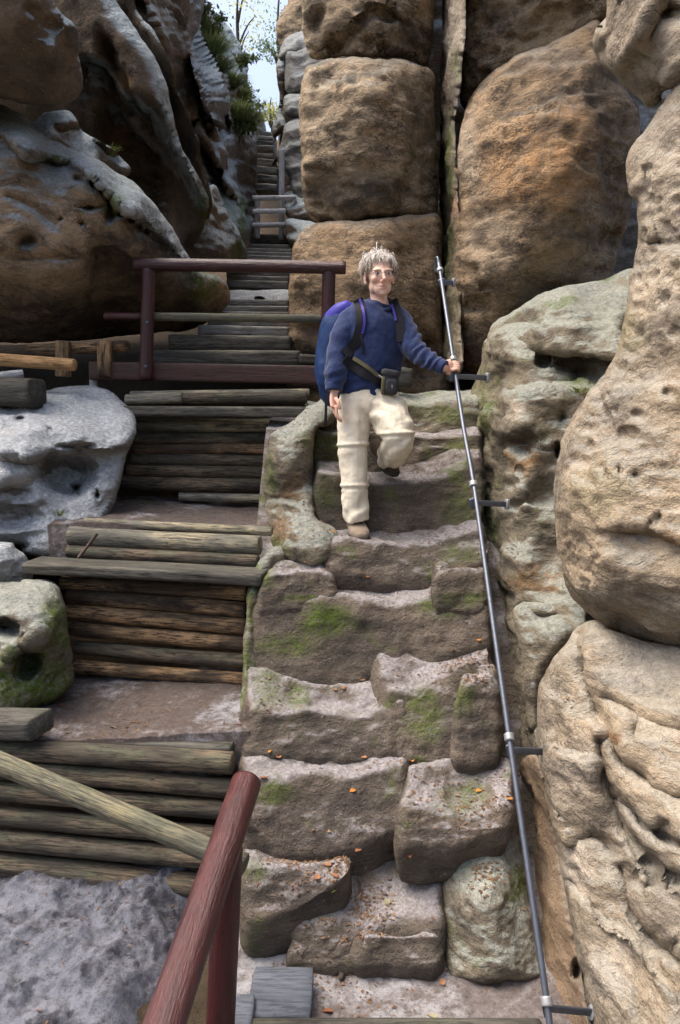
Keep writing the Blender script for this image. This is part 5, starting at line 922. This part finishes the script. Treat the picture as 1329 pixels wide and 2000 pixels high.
def shoe(heel, toe, up, w, ht, mat):
    heel, toe, up = np.array(heel), np.array(toe), np.array(up, float); f = toe-heel; L = np.linalg.norm(f); f /= L; sd = np.cross(f, up); sd /= np.linalg.norm(sd); up = np.cross(sd, f)
    secs = [(0.0, .30, .60), (.06, .36, .85), (.20, .38, 1.0), (.40, .40, .95), (.58, .46, .72), (.75, .50, .55), (.90, .44, .46), (1.0, .22, .30)]
    n = 20; th = np.linspace(0, 2*math.pi, n, endpoint=False); C = catmull([(a, b, c) for a, b, c in secs], 26)
    def shell(z0, grow, hmul, hmax):
        V = []
        for a, b, c in C:
            co, si = np.cos(th), np.sin(th); rr = (np.abs(co)**3+np.abs(si)**3)**(-1/3)
            x = (b*w+grow)*rr*co; z = z0+np.minimum(c*ht*hmul, hmax)*(0.5+0.5*rr*si)
            V.append(heel+f*(a*L*(1+2*grow/L)-grow)+np.outer(x, sd)+np.outer(np.maximum(z, z0), up))
        V = np.concatenate(V); m_ = len(C); I = np.arange(m_*n).reshape(m_, n); F = np.stack([I[:-1], np.roll(I, -1, 1)[:-1], np.roll(I, -1, 1)[1:], I[1:]], -1).reshape(-1, 4)
        k = len(V); V = np.concatenate([V, [V[:n].mean(0), V[-n:].mean(0)]])
        T_ = np.concatenate([np.stack([np.full(n, k), np.roll(I[0], -1), I[0]], 1), np.stack([np.full(n, k+1), I[-1], np.roll(I[-1], -1)], 1)])
        return V, [F, T_]
    V, Fs = shell(0.012, 0.0, 1.0, 9); o = solid('shoe', V, Fs, mat, person)
    V, Fs = shell(-0.006, 0.006, 1.0, 0.030); solid('sole', V, Fs, M_SOLE, o)
    for a in (0.46, 0.56, 0.66):
        c = heel+f*a*L+up*(0.016+ht*(0.93 if a < .5 else 0.80 if a < .6 else 0.66)); tube('lace', [c-sd*.028-up*.008, c+up*.004, c+sd*.028-up*.008], .0030, M_SOLE, o, nr=6, n=8)
shoe(at(686, 1036, 4.72), at(707, 1059, 4.40), (0, 0, 1), .118, .118, M_SHOE)
shoe(at(730, 884, 4.98), at(771, 929, 4.70), (-0.25, 0.45, 1), .098, .105, M_SHOED)
# backpack on the back, with its straps lying on the sweater
bvh_sw = BVHTree.FromPolygons(SW_V.tolist(), SW_F.tolist())
def on_sweater(x, y, off=.006):
    o_ = Vector((0, 0, CAM_Z)); d_ = (V3(x, y, 4.0)-o_).normalized(); h_ = bvh_sw.ray_cast(o_, d_)
    return np.array(h_[0]-d_*off) if h_[0] is not None else at(x, y, 4.62)
def ribbon(name, pts, w, mat, parent, th=.004, n=40, off=.006):
    P = catmull(np.array([on_sweater(x, y, off) if len(p_) == 0 else at(x, y, p_[0]) for x, y, *p_ in pts]), n)
    T_ = np.gradient(P, axis=0); T_ /= np.linalg.norm(T_, axis=1, keepdims=True); vw = P-np.array([0, 0, CAM_Z]); S = np.cross(T_, vw); S /= np.linalg.norm(S, axis=1, keepdims=True); U = np.cross(S, T_)
    V = np.stack([P-S*w/2-U*th/2, P-S*w/2+U*th/2, P+S*w/2+U*th/2, P+S*w/2-U*th/2], 1).reshape(-1, 3); I = np.arange(n*4).reshape(n, 4)
    F = np.stack([I[:-1], np.roll(I, -1, 1)[:-1], np.roll(I, -1, 1)[1:], I[1:]], -1).reshape(-1, 4); F = np.concatenate([F, [I[0], I[-1][::-1]]])
    return solid(name, V, F, mat, parent, False)
bp = empty('backpack', tuple(at(668, 785, 4.9)), 'dark blue backpack on the person\'s back, bulging behind the arm', 'backpack')
pk = [limb([J(676,612,4.86,30,24), J(668,640,4.88,44,34), J(664,690,4.90,50,40), J(664,735,4.90,50,42), J(668,768,4.90,44,36), J(672,782,4.88,30,26)], 32), limb([J(640,660,4.90,16), J(634,700,4.92,20), J(634,740,4.92,20), J(640,765,4.9,14)], 20)]
V, F = weld(pk, .009, 3); N = normals(V, F); V = V+N*(.014*fbm(V*np.array([9, 9, 6]), 3))[:, None]; solid('bag', V, F, M_NYLON, bp)
lid = [limb([J(690,604,4.84,22,18), J(668,622,4.87,32,24), J(654,646,4.89,32,24)], 24)]
V, F = weld(lid, .008, 2); N = normals(V, F); V = V+N*(.01*fbm(V*10, 3))[:, None]; solid('lid', V, F, M_PURP, bp)
ribbon('shoulder_strap', [(699,584,4.60),(702,592),(705,608),(706,628),(702,650),(695,668),(684,684),(674,694)], .060, M_BLACK, bp, .008, off=.009)
ribbon('shoulder_strap', [(767,586,4.60),(771,594),(777,610),(781,628),(783,648),(783,668)], .052, M_BLACK, bp, .008, off=.009)
ribbon('strap_edge', [(703,584,4.59),(707,596),(711,612),(712,632),(708,652)], .014, M_PURP, bp, .006, off=.016)
ribbon('strap_edge', [(764,590),(769,606),(774,626)], .013, M_PURP, bp, .006, off=.016)
ribbon('strap_tail', [(704,652),(708,670),(711,694)], .010, M_BLACK, bp, .003, off=.008)
ribbon('hip_belt', [(672,702),(690,714),(712,728),(735,740),(750,747)], .058, M_BLACK, bp, .008, off=.010)
ribbon('hanging_strap', [(641,766,4.74),(638,785,4.73),(637,805,4.73),(636,830,4.74)], .017, M_BLACK, bp, .003)
# camera pouch at the hip
pc = empty('camera_pouch', tuple(at(762, 772, 4.48)), 'small dark camera pouch hanging at the person\'s hip', 'pouch')
def rbox(c, hx, hy, hz, e=4.0, n=24, rot=0.0):
    u = np.linspace(0, math.pi, n//2+1); v = np.linspace(0, 2*math.pi, n, endpoint=False); U, W_ = np.meshgrid(u, v, indexing='ij')
    D = np.stack([np.sin(U)*np.cos(W_), np.sin(U)*np.sin(W_), np.cos(U)], -1).reshape(-1, 3); r = (np.abs(D)**e).sum(1)**(-1/e); P = D*r[:, None]*np.array([hx, hy, hz])
    P = P@np.array(Matrix.Rotation(rot, 3, 'Y')).T
    I = np.arange((n//2+1)*n).reshape(-1, n); F = np.stack([I[:-1], I[1:], np.roll(I, -1, 1)[1:], np.roll(I, -1, 1)[:-1]], -1).reshape(-1, 4); return P+np.array(c), F
pcx = on_sweater(762, 740, 0.03); pcx = at(762, 749, pcx[1]-.012)
V, F = rbox(pcx, .050, .034, .068, rot=0.06); solid('pouch_body', V, F, M_POUCH, pc)
V, F = rbox(pcx+[.002, -.003, .058], .055, .039, .022, rot=0.20); solid('pouch_lid', V, F, M_POUCH, pc)
V, F = rbox(pcx+[.006, -.032, -.016], .034, .012, .042, rot=0.06); fpk = solid('front_pocket', V, F, M_POUCH, pc)
V, F = rbox(pcx+[.010, -.046, -.020], .003, .002, .010); solid('zip_pull', V, F, M_ZINC, fpk)
V, F = rbox(pcx+[-.040, -.012, -.012], .012, .026, .052, rot=0.06); solid('side_panel', V, F, M_OLIVE, pc)
ribbon('pouch_strap', [(690,699),(706,709),(722,720),(736,731),(747,738)], .022, M_OLIVE, pc, .004, off=.020)
tube('snap_hook', [on_sweater(740,733,.024), on_sweater(746,737,.030), at(752, 741, pcx[1]-.03)], .004, M_ZINC, pc, nr=8, n=10)
# ------------------------------------------------------------------ plants, litter, leaves
def leaf_mat(name, c1, c2, trans=0.4):
    m = NT(name); oi = m.n('ShaderNodeNewGeometry'); n = m.noise(oi.outputs['Position'], 9, 3); 
    c = m.mix(m.ramp(n, 0.35, 0.65), c1, c2); c = m.mix(m.math('MULTIPLY', oi.outputs['Random Per Island'], 0.5), c, tuple(v*0.45 for v in c1)); m.base(c, 0.7, 0.2)
    tr_ = m.n('ShaderNodeBsdfTranslucent'); m.l(c, tr_.inputs[0]); ms = m.n('ShaderNodeMixShader'); ms.inputs[0].default_value = trans
    m.l(m.b.outputs[0], ms.inputs[1]); m.l(tr_.outputs[0], ms.inputs[2]); m.l(ms.outputs[0], m.out.inputs[0]); return m.m
M_GRASS = leaf_mat('grass', (0.12, 0.17, 0.05), (0.20, 0.23, 0.10)); M_HEATH = leaf_mat('heath_leaf', (0.09, 0.14, 0.045), (0.15, 0.17, 0.09))
M_LEAFY = leaf_mat('birch_leaf', (0.42, 0.44, 0.12), (0.50, 0.46, 0.14), 0.6); M_PINE = leaf_mat('pine_needle', (0.16, 0.26, 0.12), (0.22, 0.30, 0.16), 0.5)
M_BARK = wood_mat('bark', (0.10, 0.08, 0.06), (0.05, 0.04, 0.03), (0.20, 0.17, 0.13), 0.4, 0.2)
def blades(base, n, h, spread, rs, droop=0.5, w=0.006):
    Vs, Fs = [], []
    for i in range(n):
        a = rs.uniform(0, 2*math.pi); d = np.array([math.cos(a), math.sin(a), 0]); b = base+d*rs.uniform(0, spread*0.5); L = h*rs.uniform(0.5, 1.1); o = rs.uniform(0.2, 1.0)*spread
        sd = np.array([-d[1], d[0], 0]); P = [b, b+[0, 0, L*0.6]+d*o*0.35, b+[0, 0, L*(1-droop*rs.rand()*0.6)]+d*o]
        V = np.array([P[0]-sd*w, P[0]+sd*w, P[1]-sd*w*.8, P[1]+sd*w*.8, P[2]]); k = 5*i; Vs.append(V); Fs += [[k, k+1, k+3, k+2], [k+2, k+3, k+4, k+4]]
    V = np.concatenate(Vs); F = np.array(Fs); return V, [F[0::2], F[1::2][:, :3]]
def hit(px, py, ymin=0.5):
    o_ = Vector((0, 0, CAM_Z)); d_ = (V3(px, py, 1.0)-o_).normalized(); h_ = BV.ray_cast(o_, d_)
    return np.array(h_[0]) if h_[0] is not None else None
_k = 0; _F = []
for v_, f_ in zip(ALLV, ALLF): _F.append(f_+_k); _k += len(v_)
_AV, _AF = np.concatenate(ALLV), np.concatenate(_F)
BV = BVHTree.FromPolygons(_AV.tolist(), _AF.tolist())
rs = np.random.RandomState(11)
for i, (x, y, n, h, sp, lb) in enumerate([(398,60,160,0.45,0.35,'highest grass tuft on the left cliff, near the sky gap'),(412,95,200,0.45,0.4,'grass tuft below the highest one on the left cliff'),(430,128,160,0.4,0.35,'pale grass tuft in the middle of the grassy cliff ledge'),(452,160,260,0.4,0.35,'bright green grass tuft beside the sky gap'),(466,185,260,0.4,0.35,'dense grass tuft hanging beside the sky gap'),(466,232,240,0.45,0.5,'lowest grass tuft on the leaning cliff'),
                                          (478,208,160,0.3,0.25,'small grass tuft right of the dense one on the cliff'),(215,292,70,0.10,0.10,'tiny plant growing on the crest of the large boulder'),(285,976,90,0.05,0.12,'green tuft on the upper gravel terrace below the logs'),(112,303,30,0.05,0.05,'little moss plant on the crest of the large boulder'),(1130,752,60,0.05,0.12,'green tuft on the ledge right of the handrail'),(120,992,30,0.06,0.07,'small weed on the face of the pale bluish boulder')]):
    p = hit(x, y+8)
    if p is None: continue
    V, Fs = blades(p+[0, -0.02, -0.02], n*3 if p[1] > 8 else n, h*(0.6 if p[1] > 8 else 1), sp*(1.2 if p[1] > 8 else 1), rs, w=0.006 if p[1] > 8 else 0.003)
    tag(solid('grass_tuft', V, Fs, M_GRASS, None, False), lb, 'grass', 'grass tufts on the rocks')
def leaves(cen, rad, n, size, rs, clumps=14):
    cc = np.array([cen+rs.normal(0, 0.45, 3)*rad for _ in range(clumps)])
    p = cc[rs.randint(0, clumps, n)]+rs.normal(0, 0.20, (n, 3))*rad
    a = rs.normal(size=(n, 3)); a /= np.linalg.norm(a, axis=1, keepdims=True); b = np.cross(a, rs.normal(size=(n, 3))); b /= np.linalg.norm(b, axis=1, keepdims=True)
    s = size*rs.uniform(0.5, 1.2, (n, 1)); V = np.stack([p-a*s, p-b*s*0.5, p+a*s, p+b*s*0.5], 1).reshape(-1, 3); return V, np.arange(4*n).reshape(n, 4)
for i, (x, y, r, lb) in enumerate([(396,34,0.35,'dark heath shrub at the top of the left cliff'),(466,118,0.28,'heath shrub at the far cliff edge against the sky'),(472,196,0.36,'dark green shrub hanging over the far stair'),(466,236,0.3,'low shrub under the hanging one beside the far stair')]):
    p = hit(x, y+6); p = at(x, y, 12.5) if p is None else p
    V, F = leaves(p, np.array([r, r, r*0.8]), 1500, 0.05, rs); e_ = empty('heath_shrub', tuple(p-[0, 0, r]), lb, 'shrub', 'shrubs on the left cliff')
    solid('foliage', V, F, M_HEATH, e_, False); tube('stem', [p-[0, 0, r], p+[0.05, 0, 0]], 0.02, M_BARK, e_, nr=6, n=6)
def tree(lb, px, ytop, ybase, Y, mat, n, size, crown, rs):
    b = at(px, ybase, Y); t = at(px, ytop, Y); e_ = empty('tree', tuple(b), lb, 'tree', 'trees beyond the gorge')
    h = t[2]-b[2]; P = [b, b+[0.1, 0, h*0.4], b+[-0.05, 0, h*0.75], t]; tube('trunk', P, 0.15, M_BARK, e_, nr=8, n=20, rs=[0.16, 0.11, 0.07, 0.02])
    Vs, Fs, k = [], [], 0
    for (cx, cy, r) in crown:
        c = at(cx, cy, Y); V, F = leaves(c, np.array([r, r, r*0.8]), n, size, rs, 16); Vs.append(V); Fs.append(F+k); k += len(V)
        s0 = b+[0, 0, (c[2]-b[2])*0.8]; tube('limb', [s0, (s0+c)/2+[0, 0, 0.2], c], 0.04, M_BARK, e_, nr=6, n=8, rs=[0.06, 0.04, 0.015])
    solid('crown', np.concatenate(Vs), np.concatenate(Fs), mat, e_, False)
tree('sunlit yellow-green birch in the bright gap above the far stair', 470, -60, 330, 38, M_LEAFY, 70, 0.085, [(466,20,1.3),(486,62,1.0),(480,96,0.9),(500,30,1.1),(484,-30,1.6),(474,110,0.7)], rs)
tree('grey-green pine bough tree behind the knob of pale rock', 548, -40, 330, 34, M_PINE, 140, 0.07, [(532,92,0.7),(520,88,0.4),(540,80,0.7),(536,110,0.5),(562,40,1.2)], rs)
tree('slender pale tree low in the gap, right at the stair top', 530, 190, 300, 44, M_LEAFY, 160, 0.09, [(528,215,0.6),(536,228,0.5),(520,236,0.4)], rs)
# leaf litter: needles, bark flakes and crumbs, too many to count
rs = np.random.RandomState(21); Vs, Fs, k = [], [], 0
zones = [(-1.9,-0.28,3.44,4.3,1300,0.9),(-2.2,-0.52,4.45,5.9,1300,1.0),(-0.35,0.95,2.3,3.4,2600,3.0),(-0.4,0.95,3.3,5.3,1500,3.5),(-1.9,-0.3,2.0,3.3,350,0.6),(0.5,0.95,2.9,5.0,3000,3.0),(-0.3,0.25,2.85,3.4,1500,0.5)]
for (x0, x1, y0, y1, n, top) in zones:
    for i in range(n):
        p = Vector((rs.uniform(x0, x1), rs.uniform(y0, y1), 6)); h_ = BV.ray_cast(p, Vector((0, 0, -1)))
        if h_[0] is None or h_[1].z < 0.75 or h_[0].z > top: continue
        if vnoise(np.array([[h_[0].x*3, h_[0].y*3, h_[0].z]]))[0] < rs.uniform(-0.5, 0.45): continue
        c = np.array(h_[0])+[0, 0, 0.003]; a = rs.uniform(0, 6.28); L = rs.uniform(0.006, 0.016) if i % 4 else rs.uniform(0.015, 0.035); w = L*rs.uniform(0.25, 0.7) if i % 4 else 0.0014
        d = np.array([math.cos(a), math.sin(a), rs.normal(0, 0.25)]); s = np.array([-math.sin(a), math.cos(a), rs.normal(0, 0.3)])
        Vs.append(np.array([c-d*L/1.2, c-s*w/1.4+[0, 0, .003], c+d*L/1.2, c+s*w/1.4+[0, 0, .002]])); Fs.append([k, k+1, k+2, k+3]); k += 4
M_LIT = leaf_mat('litter', (0.16, 0.085, 0.045), (0.26, 0.17, 0.10), 0.1)
tag(solid('leaf_litter', np.concatenate(Vs), np.array(Fs), M_LIT, None, False), 'brown leaf crumbs and needles scattered over steps and ground', 'litter', None, 'stuff')
M_OR = leaf_mat('orange_leaf', (0.48, 0.17, 0.03), (0.55, 0.26, 0.06), 0.2); M_BR = leaf_mat('brown_leaf', (0.30, 0.12, 0.06), (0.36, 0.19, 0.10), 0.2); M_YG = leaf_mat('green_leaf', (0.30, 0.42, 0.10), (0.36, 0.42, 0.12), 0.3); M_PL = leaf_mat('pale_leaf', (0.42, 0.38, 0.24), (0.36, 0.38, 0.22), 0.3)
def leaf_mesh(size, rs):
    t = np.linspace(-1, 1, 7); wv = 0.62*np.sqrt(np.clip(1-t*t, 0, 1))*(1-0.35*t); wv[0] = wv[-1] = 0.02; cv = rs.uniform(-.25, .35); V = []
    for tt, w in zip(t, wv): V += [(tt, -w, 0.18*w+cv*tt*tt), (tt, 0, cv*tt*tt), (tt, w, 0.25*w+cv*tt*tt)]
    V = np.array(V)*size; F = [[3*i+j, 3*i+3+j, 3*i+4+j, 3*i+1+j] for i in range(6) for j in range(2)]; return V, np.array(F)
spots = [(806,1487,'o','orange leaf on the tread just above the split step'),(995,1562,'o','bright orange leaf beside the handrail above the rough rock'),(655,1742,'g','single green leaf on the flat stone at the stair foot'),(655,1710,'b','large tan leaf beside the green one'),(96,1420,'p','pale leaf on the lower gravel next to the timber block'),(222,1421,'p','pale leaf in the middle of the lower gravel'),(885,1272,'o','orange leaf on the right of the tread below the mossy riser'),(935,1252,'o','orange leaf close to the handrail on the same tread'),(708,1330,'b','brown leaf at the back of the sunken left tread'),(672,1345,'b','brown leaf on the sunken left tread'),(655,1348,'b','second brown leaf on the sunken left tread'),(712,1480,'b','reddish leaf in the middle of the long low tread'),(690,1545,'o','reddish leaf on the front of the long low tread'),(800,1672,'b','brown leaf on the lowest square tread'),(762,1668,'b','brown leaf at the back edge of the lowest tread'),(935,1545,'o','orange leaf on the mossy right step'),(968,1558,'b','brown leaf between right step and handrail'),(845,1985,'p','yellowish leaf at the bottom edge near the threshold'),(865,1920,'b','big brown leaf in the litter below the lowest step'),(640,1975,'b','dark brown leaf beside the bluish board'),(640,1690,'b','brown leaf on the gritty slope, upper part'),(620,1715,'b','brown leaf on the gritty slope, lower part'),(700,1660,'b','brown leaf under the long low riser'),(545,1480,'b','brown leaf on the left end of the long low tread'),(528,1468,'o','orange leaf by the log end on the long low tread'),(515,1520,'b','leaf beside the top of the near red rail'),(720,1128,'b','leaf on the tread below the front shoe'),(597,1098,'b','leaf on the left block below the parapet'),(652,1040,'o','orange leaf by the front shoe'),(640,1038,'b','brown leaf left of the front shoe'),(465,1415,'o','orange leaf at the right edge of the lower gravel'),(120,1378,'b','brown leaf at the foot of the mossy boulder'),(330,1000,'p','pale leaf on the upper gravel terrace'),(85,1085,'p','pale leaf on the left end of the jutting board'),(640,1105,'b','leaf in the hollow left of the tread below the shoe'),(755,1765,'p','white leaf scrap on the lowest square tread')]
MM = {'o': M_OR, 'b': M_BR, 'g': M_YG, 'p': M_PL}
for i, (x, y, c, lb) in enumerate(spots):
    p = hit(x, y)
    if p is None: continue
    V, F = leaf_mesh(rs.uniform(0.012, 0.018)*(1.25 if y > 1600 else 1.0), rs); a = rs.uniform(0, 6.28); R = np.array(Matrix.Rotation(a, 3, 'Z') @ Matrix.Rotation(rs.normal(0, 0.3), 3, 'X')); V = V@R.T+p+[0, -0.004, 0.006]
    tag(solid('fallen_leaf', V, F, MM[c], None, True), lb, 'leaf', 'fallen leaves on the steps')
p = hit(668, 1912)
if p is not None:
    V, F = ell(p+[0, 0, 0.012], (0.013, 0.018, 0.013), 16); N = normals(V, F); V = V+N*(0.004*np.sin(V[:, 0:1]*900)*np.sin(V[:, 1:2]*700)); tag(solid('pine_cone', V, F, M_BARK), 'small dark pine cone in the litter below the lowest step', 'pine cone')
for i, (a_, b_, lb) in enumerate((((588,1870),(600,1852),'curved twig by the flat stone at the stair foot'),((520,1752),(560,1770),'dry pale twig in the dark corner under the left ledge'))):
    p, q_ = hit(*a_), hit(*b_)
    if p is not None and q_ is not None: tag(tube('twig', [p+[0,0,.008], (p+q_)/2+[.01,0,.02], q_+[0,0,.01]], .003, M_BARK, n=10, nr=6), lb, 'twig')
